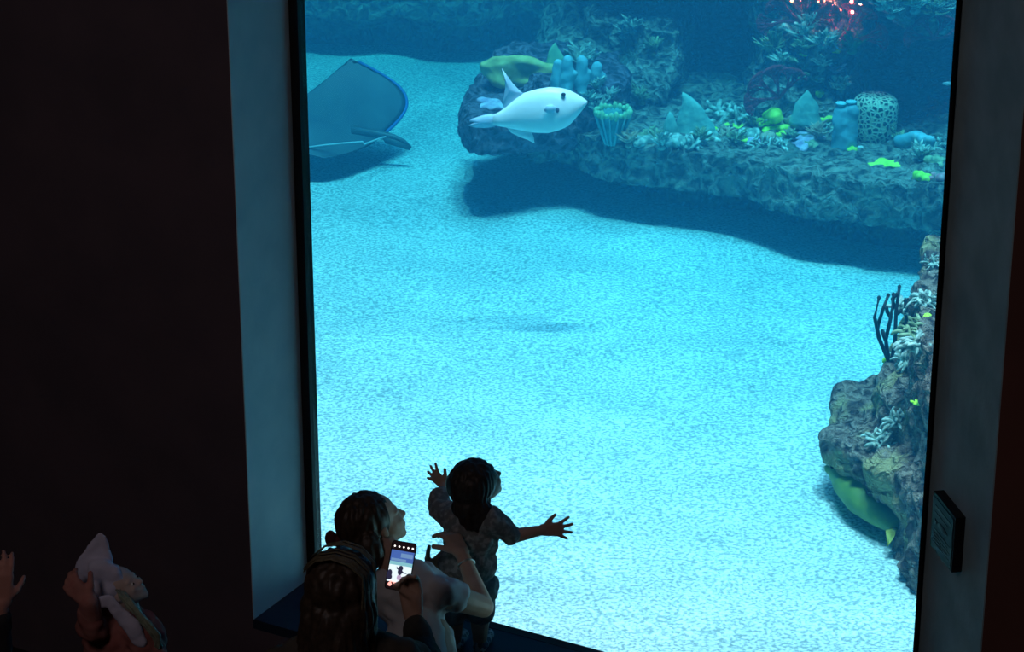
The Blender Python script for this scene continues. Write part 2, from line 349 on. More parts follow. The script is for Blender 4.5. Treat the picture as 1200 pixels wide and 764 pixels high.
# ------------------------------------------------------------------ ray casting from the eye to the rocks, to seat corals on them
_v = []; _f = []
for o in ROCKS + [sand]:
    k = len(_v); mw = o.location
    _v += [v.co + mw for v in o.data.vertices]; _f += [[i + k for i in p.vertices] for p in o.data.polygons]
BVH = BVHTree.FromPolygons(_v, _f)
def seat(px, py, sink=.015):
    d = ray(px, py).normalized(); h = BVH.ray_cast(CAM, d)
    p = h[0]
    g = BVH.ray_cast(p + Vector((0, 0, .12)), Vector((0, 0, -1)))
    q = g[0] if g[0] and (g[0] - p).length < .2 else p
    return q - Vector((0, 0, sink)), h[1]

# ------------------------------------------------------------------ corals
M_pale = mat('pale_teal_coral', (.16, .24, .20), .8, (.66, .76, .66), 30, detail=3)
M_olive = mat('olive_coral', (.14, .20, .10), .8, (.45, .52, .30), 24, detail=3)
M_lime = mat('lime_coral', (.45, .85, .03), .7, (.75, 1.0, .12), 22, detail=3)
M_lilac = mat('lilac_coral', (.42, .30, .48), .8, (.72, .62, .75), 20, detail=3)
M_tan = mat('tan_coral', (.38, .30, .20), .8, (.66, .55, .40), 20, detail=3)
M_blue = mat('pale_blue_sponge', (.16, .42, .50), .7, (.26, .56, .62), 18, bump=.01, detail=3)
M_teal = mat('teal_cone_coral', (.16, .40, .36), .8, (.30, .56, .48), 26, bump=.008, detail=3)
M_yellow = mat('mustard_sponge', (.42, .36, .10), .8, (.66, .58, .22), 12, bump=.01, detail=4)
M_maroon = mat('maroon_sea_fan', (.30, .025, .04), .8, (.45, .05, .06), 20)
M_barrel = mat('lattice_sponge', (.75, .85, .62), .8, (.03, .06, .05), 34, bump=.012, kind='voronoi', lo=.10, hi=.22)
M_white = mat('white_shell', (.8, .85, .85), .6)
M_gorg = mat('dark_gorgonian', (.03, .035, .04), .8)
COR = 'corals and sponges growing on the reef'

def ruffle(name, p, size, m, label, seed=0, blades=6, tall=1.0, lean=(0, -.25), group=COR, cat='coral', petal=1.0):
    rnd = random.Random(seed); bm = bmesh.new(); p = Vector(p)
    for b in range(blades + 5):
        a0 = 2 * math.pi * b / (blades + 5) * 2 + rnd.uniform(-.4, .4); span = rnd.uniform(1.2, 2.2) * petal; r1 = size * rnd.uniform(.5, .95)
        tilt = rnd.uniform(.35, 1.3) * tall; k = rnd.choice((2, 3, 4)); ph = rnd.uniform(0, 6); NR, NA = 5, 16; g = []
        base = p + Vector((rnd.uniform(-.25, .25) * size, rnd.uniform(-.25, .25) * size, 0))
        for side in (0, 1):
            gg = []
            for i in range(NR + 1):
                t = i / NR; row = []
                for j in range(NA + 1):
                    a = a0 + (j / NA - .5) * span; w = math.sin(k * (j / NA) * 6.28 + ph) * .22 * size * t
                    r = r1 * t * (1 + .1 * math.sin(7 * a + ph))
                    z = r * tilt + w * .5 + .02
                    rr = r * (1 - .35 * tilt) + w
                    q = base + Vector((math.cos(a) * rr + lean[0] * z, math.sin(a) * rr + lean[1] * z, z))
                    th = size * .035 * (1.2 - t * .5)
                    q += Vector((0, 0, th if side else -th)); row.append(bm.verts.new(q))
                gg.append(row)
            for i in range(NR):
                for j in range(NA):
                    f = (gg[i][j], gg[i][j + 1], gg[i + 1][j + 1], gg[i + 1][j]); bm.faces.new(f if side else f[::-1])
            g.append(gg)
        for j in range(NA): bm.faces.new((g[0][NR][j], g[0][NR][j + 1], g[1][NR][j + 1], g[1][NR][j]))
        for i in range(NR):
            bm.faces.new((g[0][i][0], g[0][i + 1][0], g[1][i + 1][0], g[1][i][0])); bm.faces.new((g[0][i][NA], g[0][i + 1][NA], g[1][i + 1][NA], g[1][i][NA]))
    ellipsoid(bm, p, (size * .35, size * .35, size * .22), seg=12, rings=8)
    return tag(from_bm(name, bm, m, None, True, origin=p), label, cat, group)
def lumps(name, p, size, m, label, seed=0, n=9, flat=.6, group=COR, cat='coral', sx=1.0, voxel=None, slope=0):
    rnd = random.Random(seed); bm = bmesh.new(); p = Vector(p)
    for i in range(n):
        a = rnd.uniform(0, 6.28); r = size * rnd.uniform(0, .75); s = size * rnd.uniform(.25, .48)
        dx = math.cos(a) * r * sx
        ellipsoid(bm, p + Vector((dx, math.sin(a) * r, rnd.uniform(0, .5) * size * flat + slope * dx)), (s * (1 + (sx - 1) * .3), s, s * flat), seg=12, rings=8)
    ellipsoid(bm, p, (size * .5 * sx, size * .5, size * .25 * flat), seg=12, rings=8)
    o = fuse(name, bm, m, None, voxel or size * .09, 1, lambda c: noise.noise(c * (4 / size)) * size * .05, origin=p)
    return tag(o, label, cat, group)
def curly(name, p, size, m, label, seed=0, n=26, group=COR, cat='coral'):
    rnd = random.Random(seed); bm = bmesh.new(); p = Vector(p)
    for i in range(n):
        a = rnd.uniform(0, 6.28); r = size * rnd.uniform(0, .55); q = p + Vector((math.cos(a) * r, math.sin(a) * r, 0)); d = Vector((math.cos(a) * .7, math.sin(a) * .7 - .2, rnd.uniform(.5, 1.3))).normalized(); pts = [q]
        ax = Vector((rnd.uniform(-1, 1), rnd.uniform(-1, 1), rnd.uniform(-.4, .4))).normalized(); k = rnd.uniform(.25, .6) * rnd.choice((-1, 1))
        for j in range(5): d = Quaternion(ax, k) @ d; pts.append(pts[-1] + d * size * .19)
        t = size * rnd.uniform(.07, .11); tube(bm, pts, [t * 1.1, t, t, t * 1.05, t, t * .6], 7)
    ellipsoid(bm, p, (size * .5, size * .5, size * .25), seg=12, rings=8)
    return tag(from_bm(name, bm, m, None, True, origin=p), label, cat, group)
def cone(name, p, h, r, m, label, lean=(0, 0), seed=0, cat='sponge', tipr=.2, squash=.6):
    bm = bmesh.new(); prof = []; N = 12
    for i in range(N + 1):
        t = i / N; prof.append((r * ((1 - t) ** .8 * (1 - tipr) + tipr * math.sqrt(max(1 - t ** 4, 0.02))), h * t))
    lathe(bm, p, prof, 20, fn=lambda a, j: 1 + .12 * math.sin(3 * a + seed) * (1 - j / 14))
    p = Vector(p)
    for v in bm.verts:
        d = v.co - p; t = d.z / h; d.y *= squash; d.x += lean[0] * t * t * h + .02 * noise.noise(v.co * 12); d.y += lean[1] * t * h; v.co = p + d
    return tag(from_bm(name, bm, m, None, True, origin=p), label, cat, COR)

P = lambda x, y: seat(x, y)[0]
# left end of the shelf
bm = bmesh.new(); pc = P(600, 98)
ring = [AY(x, y, pc.y - .05) for x, y in ((562, 76), (575, 67), (600, 66), (618, 70), (640, 78), (655, 84), (640, 92), (630, 100), (612, 108), (600, 100), (590, 104), (578, 98), (566, 88))]
cc = sum(ring, Vector()) / len(ring)
for lay, (yy, k) in enumerate(((-.02, .75), (0, 1.0), (.05, 1.02), (.10, .8))):
    rv = [bm.verts.new(cc + (q - cc) * k + Vector((0, yy + .02 * math.sin(i * 1.7), 0))) for i, q in enumerate(ring)]
    if lay:
        for i in range(len(rv)): bm.faces.new((pv[i], pv[(i + 1) % len(rv)], rv[(i + 1) % len(rv)], rv[i]))
    else: bm.faces.new(rv[::-1])
    pv = rv
bm.faces.new(pv)
plate = fuse('plate_sponge', bm, M_yellow, None, .012, 2, lambda c: noise.noise(c * 9) * .03, origin=pc)
tag(plate, 'large mustard yellow plate sponge on the boulder above the white fish', 'sponge', COR)
lumps('crust_coral', P(578, 122), .13, M_lilac, 'purple crust coral on the boulder behind the white fish tail', 3, 10, .4)
cone('cone_sponge', P(650, 84), .20, .085, mat('green_cone', (.18, .42, .25), .8, (.3, .55, .3), 20), 'small green triangular sponge beside the mustard plate sponge', (.0, 0), 2, tipr=.1)
ruffle('leafy_coral', P(676, 80), .13, M_pale, 'pale leafy coral to the right of the small green triangular sponge', 5, 7)
ruffle('leafy_coral', P(692, 72), .08, M_pale, 'tiny pale leaf coral at the upper end of the branch over the white fish', 6, 5)
b0 = [AY(x, y, 15.75) for x, y in ((600, 92), (625, 82), (655, 72), (680, 68), (705, 64))]
bm = bmesh.new(); tube(bm, b0, [.022, .02, .018, .016, .01])
tag(from_bm('branch_coral', bm, M_tan, None, True, origin=b0[0]), 'thin pale branch reaching right from the mustard plate sponge', 'coral', COR)
for i, (x, y, h) in enumerate(((652, 104, .17), (663, 106, .20), (680, 104, .19), (697, 100, .13))):
    lb = ('pale blue finger sponge nearest the mustard plate sponge', 'second pale blue finger sponge, thicker and taller, over the white fish back', 'pale blue finger sponge straight above the white fish eye', 'short pale blue finger sponge above the white fish snout')[i]
    q = P(x, y); bm = bmesh.new(); capsule(bm, q, .045, q + Vector((.01, 0, h)), .034); capsule(bm, q, .03, q + Vector((.05, 0, h * .6)), .024)
    o = fuse('finger_sponge', bm, M_blue, None, .01, 1, lambda c: noise.noise(c * 20) * .008, origin=q); tag(o, lb, 'sponge', COR)
# basket sponge
q = P(718, 166); bm = bmesh.new()
lathe(bm, q, [(.04, 0), (.055, .05), (.075, .12), (.10, .18), (.108, .20), (.096, .20), (.08, .16), (.05, .11), (.02, .09)], 30, fn=lambda a, j: 1 + .05 * math.sin(9 * a) + .05 * math.sin(3 * a))
bs = tag(from_bm('basket_sponge', bm, mat('cyan_basket', (.05, .25, .27), .7, (.12, .42, .40), 20, bump=.008), None, True, origin=q), 'cyan basket shaped sponge in front of the white fish snout', 'sponge', COR)
bm = bmesh.new()
for k in range(14):
    a = 2 * math.pi * k / 14; d = Vector((math.cos(a), math.sin(a), 0))
    tube(bm, [q + d * .043, q + d * .066 + Vector((0, 0, .06)), q + d * .09 + Vector((0, 0, .13)), q + d * .110 + Vector((0, 0, .185))], [.006, .007, .007, .005], 6)
from_bm('ribs', bm, mat('pale_rib', (.18, .48, .52), .7), bs)
bm = bmesh.new()
for k in range(22):
    a = 2 * math.pi * k / 22; ellipsoid(bm, q + Vector((math.cos(a) * .103, math.sin(a) * .103, .202)), (.016, .016, .016 + .008 * (k % 3)), seg=8, rings=6)
from_bm('rim', bm, mat('green_rim', (.35, .65, .35), .7), bs)
lumps('crust_coral', P(727, 163), .09, M_lilac, 'lilac crust coral at the foot of the cyan basket sponge', 8, 8, .35, sx=1.4)
cone('cone_sponge', P(785, 160), .17, .05, M_teal, 'slim teal finger cone between the basket sponge and the big cone', (0, 0), 1, tipr=.45)
cone('cone_sponge', P(815, 156), .27, .13, M_teal, 'tall teal cone sponge leaning over the leafy coral row', (-.28, 0), 3, tipr=.16)
cone('cone_sponge', P(946, 146), .21, .10, M_teal, 'broad teal cone sponge behind the lime lobed coral', (-.05, 0), 5, tipr=.2)
curly('frilly_coral', P(848, 138), .14, M_pale, 'frilly pale coral just right of the tall teal cone', 11, 30)
curly('frilly_coral', P(868, 138), .13, M_pale, 'frilly pale coral second to the right of the tall teal cone', 12, 24)
# crowded row along the shelf edge
row = [(738, 168, .08, M_tan), (752, 166, .08, M_pale), (764, 162, .09, M_olive), (775, 170, .08, M_pale), (790, 168, .10, M_pale), (806, 170, .09, M_pale), (822, 168, .09, M_olive),
       (836, 162, .08, M_pale), (850, 158, .08, M_tan), (862, 166, .08, M_olive), (876, 158, .09, M_pale), (890, 168, .07, M_pale), (884, 150, .08, M_olive), (900, 160, .07, M_tan), (912, 170, .07, M_pale),
       (926, 164, .07, M_olive), (938, 172, .08, M_lilac), (925, 148, .09, M_tan), (958, 160, .09, M_tan), (948, 170, .07, M_olive), (968, 150, .07, M_pale), (1052, 168, .08, M_olive), (1066, 172, .07, M_pale), (1092, 172, .08, M_pale), (1080, 186, .08, M_pale), (1096, 190, .08, M_olive)]
names = {M_tan: 'tan', M_pale: 'pale teal', M_olive: 'olive', M_lilac: 'lilac'}
for i, (x, y, s, m) in enumerate(row):
    lb = 'small %s ruffled coral in the crowded row %s' % (names[m], 'left of the tall teal cone' if x < 806 else 'right of the tall teal cone' if x < 890 else 'around the lime lobed coral' if x < 1000 else 'right of the lattice barrel sponge')
    if i % 3 == 1: lumps('knobbly_coral', P(x, y), s * .85, m, lb.replace('ruffled', 'knobbly'), 40 + i, 16, 1.0, group='small knobbly corals crowded along the shelf')
    elif i % 3 == 2: curly('curly_coral', P(x, y), s * 1.15, m, lb.replace('ruffled', 'curly'), 40 + i, group='small curly corals crowded along the shelf')
    else: ruffle('ruffled_coral', P(x, y), s * 1.0, m, lb, 40 + i, 6, group='small ruffled corals crowded along the shelf')
# lime patches
lumps('lime_coral', P(895, 146), .06, M_lime, 'lime lump just left of the brightest lobed lime coral', 33, 8, .7)
lumps('lime_coral', P(920, 156), .06, M_lime, 'lime crust right of the flat lime streak', 34, 8, .5, sx=1.5, slope=.2)
lumps('crust_coral', P(948, 160), .10, M_lilac, 'lilac crust coral left of the pale blue tube sponge', 35, 10, .35, sx=1.5)
lumps('crust_coral', P(888, 166), .07, M_lilac, 'small lilac crust below the lime streak on the shelf edge', 36, 9, .4, sx=1.3)
lumps('crust_coral', P(930, 140), .09, M_tan, 'tan crust coral left of the broad teal cone', 37, 10, .6)
lumps('lime_coral', P(907, 138), .10, M_lime, 'brightest lime lobed coral rising above the crowded row', 21, 12, .9)
lumps('lime_coral', P(902, 151), .09, M_lime, 'flat lime coral streak just below the lobed lime coral', 22, 10, .4, sx=1.6, slope=.3)
lumps('lime_coral', P(871, 163), .07, M_lime, 'lime coral tuft low on the shelf edge under the frilly corals', 23, 9, .7)
lumps('lime_coral', P(834, 152), .06, M_lime, 'small lime patch at the foot of the tall teal cone', 24, 8, .5)
lumps('lime_coral', P(865, 146), .07, M_lime, 'lime crust under the second frilly pale coral', 25, 8, .4, sx=1.5)
lumps('lime_coral', P(960, 110), .05, M_lime, 'small bright lime knob on the reef pillar', 26, 6, .9)
lumps('lime_coral', P(998, 174), .045, M_lime, 'lime green knob at the foot of the pale blue tube sponge', 27, 7, .9)
lumps('lime_coral', P(1046, 190), .10, M_lime, 'long lime streak on the shelf edge below the lattice barrel sponge', 28, 16, .3, sx=1.8, slope=.1)
lumps('lime_coral', P(1083, 207), .075, M_lime, 'lime patch on the shelf edge beside the right window reveal', 29, 10, .8)
lumps('lime_coral', P(968, 138), .06, M_lime, 'lime patch right of the broad teal cone', 30, 8, .5)
lumps('pebble_coral', P(1009, 173), .035, M_white, 'white knob beside the lime knob under the tube sponge', 31, 6, .9)
lumps('red_coral', P(1099, 208), .07, mat('pink_coral', (.6, .18, .22), .8, (.8, .45, .45), 30), 'pinkish red coral next to the right window reveal on the shelf', 32, 9, .7)
# tube sponge, pale blue
q = P(989, 172); bm = bmesh.new()
for dx, h, r in ((-.03, .28, .05), (.03, .29, .05), (0, .22, .062)):
    capsule(bm, q + Vector((dx * .6, 0, 0)), r * 1.15, q + Vector((dx, 0, h - r)), r * .9)
o = fuse('tube_sponge', bm, M_blue, None, .009, 2, lambda c: noise.noise(c * 18) * .012, origin=q)
tag(o, 'pale blue double topped tube sponge left of the lattice barrel sponge', 'sponge', COR)
bm = bmesh.new()
for dx, h, r in ((-.03, .28, .05), (.03, .29, .05)): lathe(bm, q + Vector((dx, 0, h - .012)), [(.018, 0), (.03, .008), (.034, .016), (.026, .02), (.018, .006)], 14)
from_bm('opening', bm, mat('opening_rim', (.25, .65, .7), .7), o)
# barrel sponge
q = P(1024, 160); bm = bmesh.new(); h = .30; prof = []
for i in range(25):
    t = i / 24; prof.append((.125 * (1 - abs(2 * t - 1) ** 4.5) ** .3 * (1.0 + .08 * t) + .004, h * t))
lathe(bm, q - Vector((0, 0, .02)), prof, 40)
tag(from_bm('barrel_sponge', bm, M_barrel, None, True, origin=q), 'rounded barrel sponge with a lattice of pale ridges on the shelf', 'sponge', COR)
# log sponge on the right of the shelf
a, b, c = P(1052, 172), P(1075, 172), P(1088, 176); bm = bmesh.new()
limb(bm, [a + Vector((0, 0, .05)), b + Vector((0, 0, .07)), c + Vector((0, 0, .05))], [.035, .045, .035]); capsule(bm, c, .03, c + Vector((0, 0, .07)), .035)
tag(fuse('log_sponge', bm, M_blue, None, .01, 1, lambda c: noise.noise(c * 18) * .012, origin=a), 'pale blue log shaped sponge lying on the far right of the shelf', 'sponge', COR)
# pillar corals
pl = [(905, 62, .12, M_olive), (916, 48, .11, M_pale), (938, 44, .10, M_pale), (948, 34, .09, M_pale), (928, 66, .09, M_olive), (943, 58, .10, M_olive), (963, 52, .10, M_pale), (973, 44, .10, M_pale), (962, 78, .08, M_pale),
      (978, 86, .08, M_lilac), (960, 92, .08, M_pale), (975, 62, .08, M_olive), (998, 66, .10, mat('green_leaf', (.05, .25, .08), .8, (.1, .4, .12), 14)), (955, 100, .07, M_olive), (915, 74, .08, M_pale), (985, 106, .08, M_pale), (935, 84, .07, M_olive)]
for i, (x, y, s, m) in enumerate(pl):
    nm = names.get(m, 'dark green')
    (curly if i % 3 == 1 else ruffle)('ruffled_coral', P(x, y), s, m, '%s leafy coral on the %s of the reef pillar' % (nm, 'upper left' if x < 950 and y < 60 else 'lower left' if x < 950 else 'upper right' if y < 60 else 'lower right'), 90 + i, 6, group='leafy corals covering the reef pillar')
for i, (x, y) in enumerate(((943, 62), (979, 68))):
    lumps('lime_coral', P(x, y), .045, M_lime, ('lime knob on the left of the pillar below the olive corals', 'lime knob on the right of the pillar below pale coral')[i], 120 + i, 6, .6)
# overhang corals upper right
for i, (x, y, s, m) in enumerate(((1032, 6, .09, M_pale), (1050, 8, .10, M_pale), (1062, 14, .10, M_olive), (1072, 10, .10, M_pale), (1085, 6, .09, M_lime), (1098, 10, .10, M_pale), (1108, 20, .10, M_pale), (1066, 20, .08, M_lime), (1044, 16, .08, M_pale), (1092, 22, .09, M_olive), (1104, 34, .08, M_pale))):
    nm = names.get(m, 'lime')
    ruffle('ruffled_coral', P(x, y), s, m, '%s leafy coral on the overhanging rock in the upper right corner' % nm, 140 + i, 6, group='leafy corals on the overhang')
# slope and shelf scatter (dim)
for i, (x, y, s, m) in enumerate(((742, 34, .09, M_pale), (731, 42, .09, M_pale), (700, 104, .07, M_pale), (712, 118, .08, M_pale), (700, 132, .09, M_pale), (725, 132, .07, M_olive), (752, 118, .08, M_olive), (765, 60, .08, M_olive), (805, 46, .07, M_olive), (692, 118, .07, M_pale))):
    nm = names.get(m, 'lime')
    ruffle('ruffled_coral', P(x, y), s, m, '%s leafy coral growing on the dim reef slope behind the white fish' % nm, 170 + i, 5, group='leafy corals on the reef slope')
for i, (x, y, s) in enumerate(((1045, 92, .06), (1055, 78, .06), (1086, 96, .07), (1075, 108, .05), (1030, 70, .08), (1100, 70, .06))):
    ruffle('ruffled_coral', P(x, y), s, M_pale, 'faint pale coral on the dark cave wall above the barrel sponge', 200 + i, 5, group='faint corals in the dark cave')
# sea fans
def sea_fan(c, w, h, label, seed, ang0=-1.3, ang1=1.3):
    rnd = random.Random(seed); bm = bmesh.new(); c = Vector(c)
    def grow(p, a, l, r, dep):
        q = p + Vector((math.sin(a) * l * w, -.04 * l + rnd.uniform(-.008, .008), math.cos(a) * l * h)); tube(bm, [p, (p + q) / 2 + Vector((rnd.uniform(-.005, .005), 0, 0)), q], [r, r * .9, r * .8], 5)
        if dep:
            for da in (-.42, -.12, .2, .45)[:3 if dep > 2 else 4]: grow(q, a + da + rnd.uniform(-.15, .15), l * .72, r * .72, dep - 1)
    for k in range(4): grow(c, ang0 + (ang1 - ang0) * k / 3, .38, .011, 4)
    return tag(from_bm('sea_fan', bm, M_maroon, None, True, origin=c), label, 'sea fan', 'maroon sea fans')
sea_fan(P(912, 116) + Vector((0, -.05, 0)), .20, .20, 'maroon sea fan in the dark cave just left of the pillar', 1, -1.6, .6)
sea_fan(P(1092, 44) + Vector((0, -.05, .02)), .17, .15, 'dim maroon sea fan under the overhang in the upper right corner', 2)
sea_fan(P(985, 40) + Vector((0, -.05, 0)), .26, .22, 'red lit sea fan at the top of the reef pillar', 3, -1.5, 1.5)
sea_fan(P(935, 30) + Vector((0, -.05, 0)), .24, .18, 'red sea fan left of the red lit one at the pillar top', 4, -1.5, 1.2)
# added glowing beads at the pillar top stand in for red reflections in the glass
M_redbead = mat('red_reflection_bead', (.9, .2, .15), .5, emit=(1.0, .008, .004), estr=420)
M_pinkbead = mat('pink_reflection_bead', (.9, .5, .5), .5, emit=(1.0, .022, .016), estr=420)
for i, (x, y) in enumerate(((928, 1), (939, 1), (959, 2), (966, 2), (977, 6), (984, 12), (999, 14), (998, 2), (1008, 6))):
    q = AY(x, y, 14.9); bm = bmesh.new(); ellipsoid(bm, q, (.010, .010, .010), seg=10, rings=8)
    rl = tag(from_bm('red_reflection_bead', bm, M_redbead if i not in (4, 6, 7, 8) else M_pinkbead, None, True, origin=q), 'tiny glowing red or pink bead standing in for a reflected room light', 'light', 'added red beads for reflections above the reef pillar')
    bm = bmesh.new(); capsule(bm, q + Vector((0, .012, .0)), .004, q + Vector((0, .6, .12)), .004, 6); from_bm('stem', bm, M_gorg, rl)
light('added_red_glow', 'POINT', AY(975, 6, 14.95), (0, 15, 0), 60, (1.0, .03, .02), shadow_soft_size=.05)  # added red point source, spreads a red glow around the beads

# near rock growth
for i, (x, y, s, m, lb) in enumerate(((1064, 378, .07, M_pale, 'pale curly coral beside the dark branching gorgonian'), (1070, 392, .07, M_olive, 'olive curly coral right of the dark gorgonian base'),
        (1076, 412, .08, M_pale, 'pale curly coral against the window reveal above the brown rock'), (1063, 420, .06, M_pale, 'small pale coral below the dark gorgonian'), (1084, 350, .06, M_pale, 'pale coral high on the rock by the reveal'),
        (1096, 306, .045, M_pale, 'pale coral near the peak of the brown rock'), (1086, 368, .05, M_lime, 'lime coral tuft high on the brown rock'),
        (1053, 492, .065, M_pale, 'pale blue curly coral on the middle of the brown rock'), (1036, 518, .075, M_pale, 'wide pale curly coral lower on the brown rock'),
        (1074, 496, .045, M_lime, 'small bright yellow green coral on the brown rock'), (1040, 420, .05, M_lime, 'lime crust at the foot of the dark gorgonian'))):
    (curly if m is not M_lime else lumps)('curly_coral' if m is not M_lime else 'lime_coral', P(x, y), s * (1.25 if m is not M_lime else .8), m, lb, 230 + i, group='corals on the near brown rock')
g0 = P(1042, 424) + Vector((0, 0, .0)); yb = g0.y; bm = bmesh.new()
for path in (((1042, 424), (1030, 396), (1025, 372), (1030, 349)), ((1030, 396), (1028, 384), (1035, 362), (1041, 346)), ((1042, 424), (1038, 398), (1044, 372), (1047, 345)), ((1044, 372), (1040, 366), (1039, 361)),
             ((1046, 420), (1049, 396), (1050, 366), (1054, 336)), ((1050, 368), (1056, 364)), ((1049, 390), (1062, 378), (1061, 352)), ((1038, 398), (1034, 388)), ((1048, 362), (1046, 350), (1051, 345))):
    pts = [AY(x, y, yb + .02 * math.sin(k * 2.2)) for k, (x, y) in enumerate(path)]
    pts = [pts[0] + (pts[0] - pts[1]) * .0] + pts[1:]
    tube(bm, pts, [.011 - .0012 * k for k in range(len(pts))], 8); ellipsoid(bm, pts[-1], (.009, .009, .011), seg=8, rings=6)
tag(from_bm('gorgonian', bm, M_gorg, None, True, origin=g0), 'dark bare branching gorgonian standing on the brown rock against the sand', 'coral', COR)

# ------------------------------------------------------------------ fish
def loft(bm, secs, n=20):
    """secs: centre, up half, down half, half width, in a side-on plane (x, z) with width along y"""
    prev = None
    for c, hu, hd, w in secs:
        ring = []
        for k in range(n):
            a = 2 * math.pi * k / n; s = math.sin(a); ring.append(bm.verts.new(c + Vector((0, math.cos(a) * w, s * (hu if s > 0 else hd)))))
        if prev:
            for k in range(n): bm.faces.new((prev[k], prev[(k + 1) % n], ring[(k + 1) % n], ring[k]))
        else: bm.faces.new(ring[::-1])
        prev = ring
    bm.faces.new(prev)
def fin(bm, pts, th=.003):
    c = sum(pts, Vector()) / len(pts)
    a = [bm.verts.new(p + Vector((0, -th, 0))) for p in pts]; b = [bm.verts.new(p + Vector((0, th, 0))) for p in pts]; n = len(pts)
    ca, cb = bm.verts.new(c + Vector((0, -th * 2, 0))), bm.verts.new(c + Vector((0, th * 2, 0)))
    for i in range(n):
        j = (i + 1) % n; bm.faces.new((a[i], a[j], ca)); bm.faces.new((b[j], b[i], cb)); bm.faces.new((a[j], a[i], b[i], b[j]))
FY = 12.7
F = lambda zx, zy, dy=0: AY(520 + zx / 4.775, 40 + zy / 4.775, FY + dy)
M_fish = mat('white_fish_skin', (.90, .90, .92), .35, (.98, .96, .98), 9, spec=.5)
M_fin = mat('pale_fin', (.50, .62, .78), .5)
secs = []
for x, yt, yb_, w in ((275, 452, 508, .012), (310, 435, 515, .02), (350, 405, 522, .032), (400, 362, 532, .044), (450, 328, 543, .052), (520, 308, 552, .06), (590, 296, 552, .064), (650, 300, 535, .064), (700, 312, 512, .058), (745, 335, 462, .042), (775, 353, 425, .028), (794, 367, 400, .016), (804, 376, 388, .006)):
    t, b = F(x, yt), F(x, yb_); c = (t + b) / 2; c = c + (t - c) * -.1
    secs.append((c, t.z - c.z, c.z - b.z, w))
bm = bmesh.new(); loft(bm, secs)
fish = tag(from_bm('triggerfish', bm, M_fish, None, True, origin=F(550, 430)), 'white deep bodied fish with raised dorsal fin swimming over the sand before the shelf', 'fish')
def fpart(name, m, pts=None, build=None, th=.003):
    bm = bmesh.new()
    if build: build(bm)
    else: fin(bm, pts, th)
    return from_bm(name, bm, m, fish)
fpart('dorsal_fin', M_fin, [F(*q) for q in ((448, 332), (430, 322), (385, 275), (352, 228), (325, 192), (340, 240), (345, 290), (338, 345), (330, 385), (334, 408), (370, 392), (410, 362))])
fpart('tail_fin', M_fin, [F(*q) for q in ((295, 450), (265, 447), (215, 455), (160, 474), (140, 487), (175, 492), (150, 505), (138, 512), (180, 523), (240, 524), (285, 516), (300, 500))])
fpart('anal_fin', M_fish, [F(*q) for q in ((350, 515), (375, 550), (425, 575), (470, 590), (508, 611), (503, 575), (492, 552), (440, 540))])
fpart('pectoral_fin', M_fin, [F(*q, -.07) for q in ((632, 412), (605, 395), (575, 400), (560, 425), (580, 442), (615, 440))])
fpart('eye', mat('black_eye', (.01, .01, .015), .2), build=lambda bm: ellipsoid(bm, F(670, 338, -.045), (.012, .010, .011), seg=12, rings=8))
fpart('gill_opening', mat('dark_gill', (.08, .12, .2), .6), build=lambda bm: ellipsoid(bm, F(636, 425, -.062), (.010, .006, .014), seg=12, rings=8))
fpart('mouth', mat('mouth_grey', (.3, .35, .4), .6), build=lambda bm: tube(bm, [F(804, 384, -.004), F(785, 392, -.028), F(770, 402, -.036)], [.002, .002, .001], 6))

# eagle ray: disc between nose, far wing tip, tail base and near wing tip
RY = 15.6
nose = AY(262, 150, RY - .25); tailb = AY(447, 160, RY + .05); ftip = AY(411, 68, RY + .5); ntip = AY(383, 186, RY - .35)
M_ray = mat('ray_skin', (.035, .07, .085), .5, (.06, .11, .12), 5, spec=.4)
def ray_pt(a, b, side):
    mid0, mid1 = nose, tailb; tip = ftip if a > 0 else ntip; k = abs(a)
    le = mid0.lerp(mid1, .0).lerp(tip, k) ; te = mid1.lerp(tip, k)
    bow = math.sin(k * math.pi)
    ax = (mid1 - mid0)
    if a > 0: le += -ax * .02 * bow + Vector((0, 0, -.10)) * bow; te += ax * .26 * bow * (1.0) + Vector((0, 0, .02)) * bow
    else: le += -ax * .05 * bow; te += ax * .06 * bow
    p = le.lerp(te, b)
    th = .075 * (1 - k ** .8) ** 1.3 * math.sin(math.pi * min(max(b, 0), 1) ** .7) + .006 * (1 - k) * math.sin(math.pi * b)
    return p + Vector((0, 0, th * (1 if side else -.6)))
bm = bmesh.new(); NA_, NB_ = 48, 20; gs = []
for side in (0, 1):
    g = [[bm.verts.new(ray_pt(-1 + 2 * i / NA_, j / NB_, side)) for j in range(NB_ + 1)] for i in range(NA_ + 1)]
    for i in range(NA_):
        for j in range(NB_):
            f = (g[i][j], g[i + 1][j], g[i + 1][j + 1], g[i][j + 1]); bm.faces.new(f if side else f[::-1])
    gs.append(g)
bmesh.ops.remove_doubles(bm, verts=bm.verts, dist=.0015)
eray = tag(from_bm('stingray', bm, M_ray, None, True, origin=(nose + tailb) / 2), 'dark blue grey ray gliding above the sand at the left edge of the glass', 'ray')
bm = bmesh.new(); tube(bm, [tailb - (tailb - nose) * .2 + Vector((0, 0, .03)), tailb + Vector((0, 0, .01)), AY(462, 161, RY + .02), AY(474, 166, RY), AY(482, 173, RY)], [.035, .03, .02, .014, .006], 10)
from_bm('tail', bm, M_ray, eray)
bm = bmesh.new(); fin(bm, [AY(x, y, RY - .02) for x, y in ((446, 159), (466, 165), (482, 172), (480, 176), (466, 172), (452, 168))], .004)
from_bm('pelvic_fin', bm, M_ray, eray)
bm = bmesh.new(); tube(bm, [AY(x, y, RY - .30) for x, y in ((352, 174), (380, 170), (405, 167.5), (425, 166))] + [AY(427, 169, RY - .3), AY(440, 164, RY - .15), AY(452, 160, RY - .05)], [.006] * 7, 6)
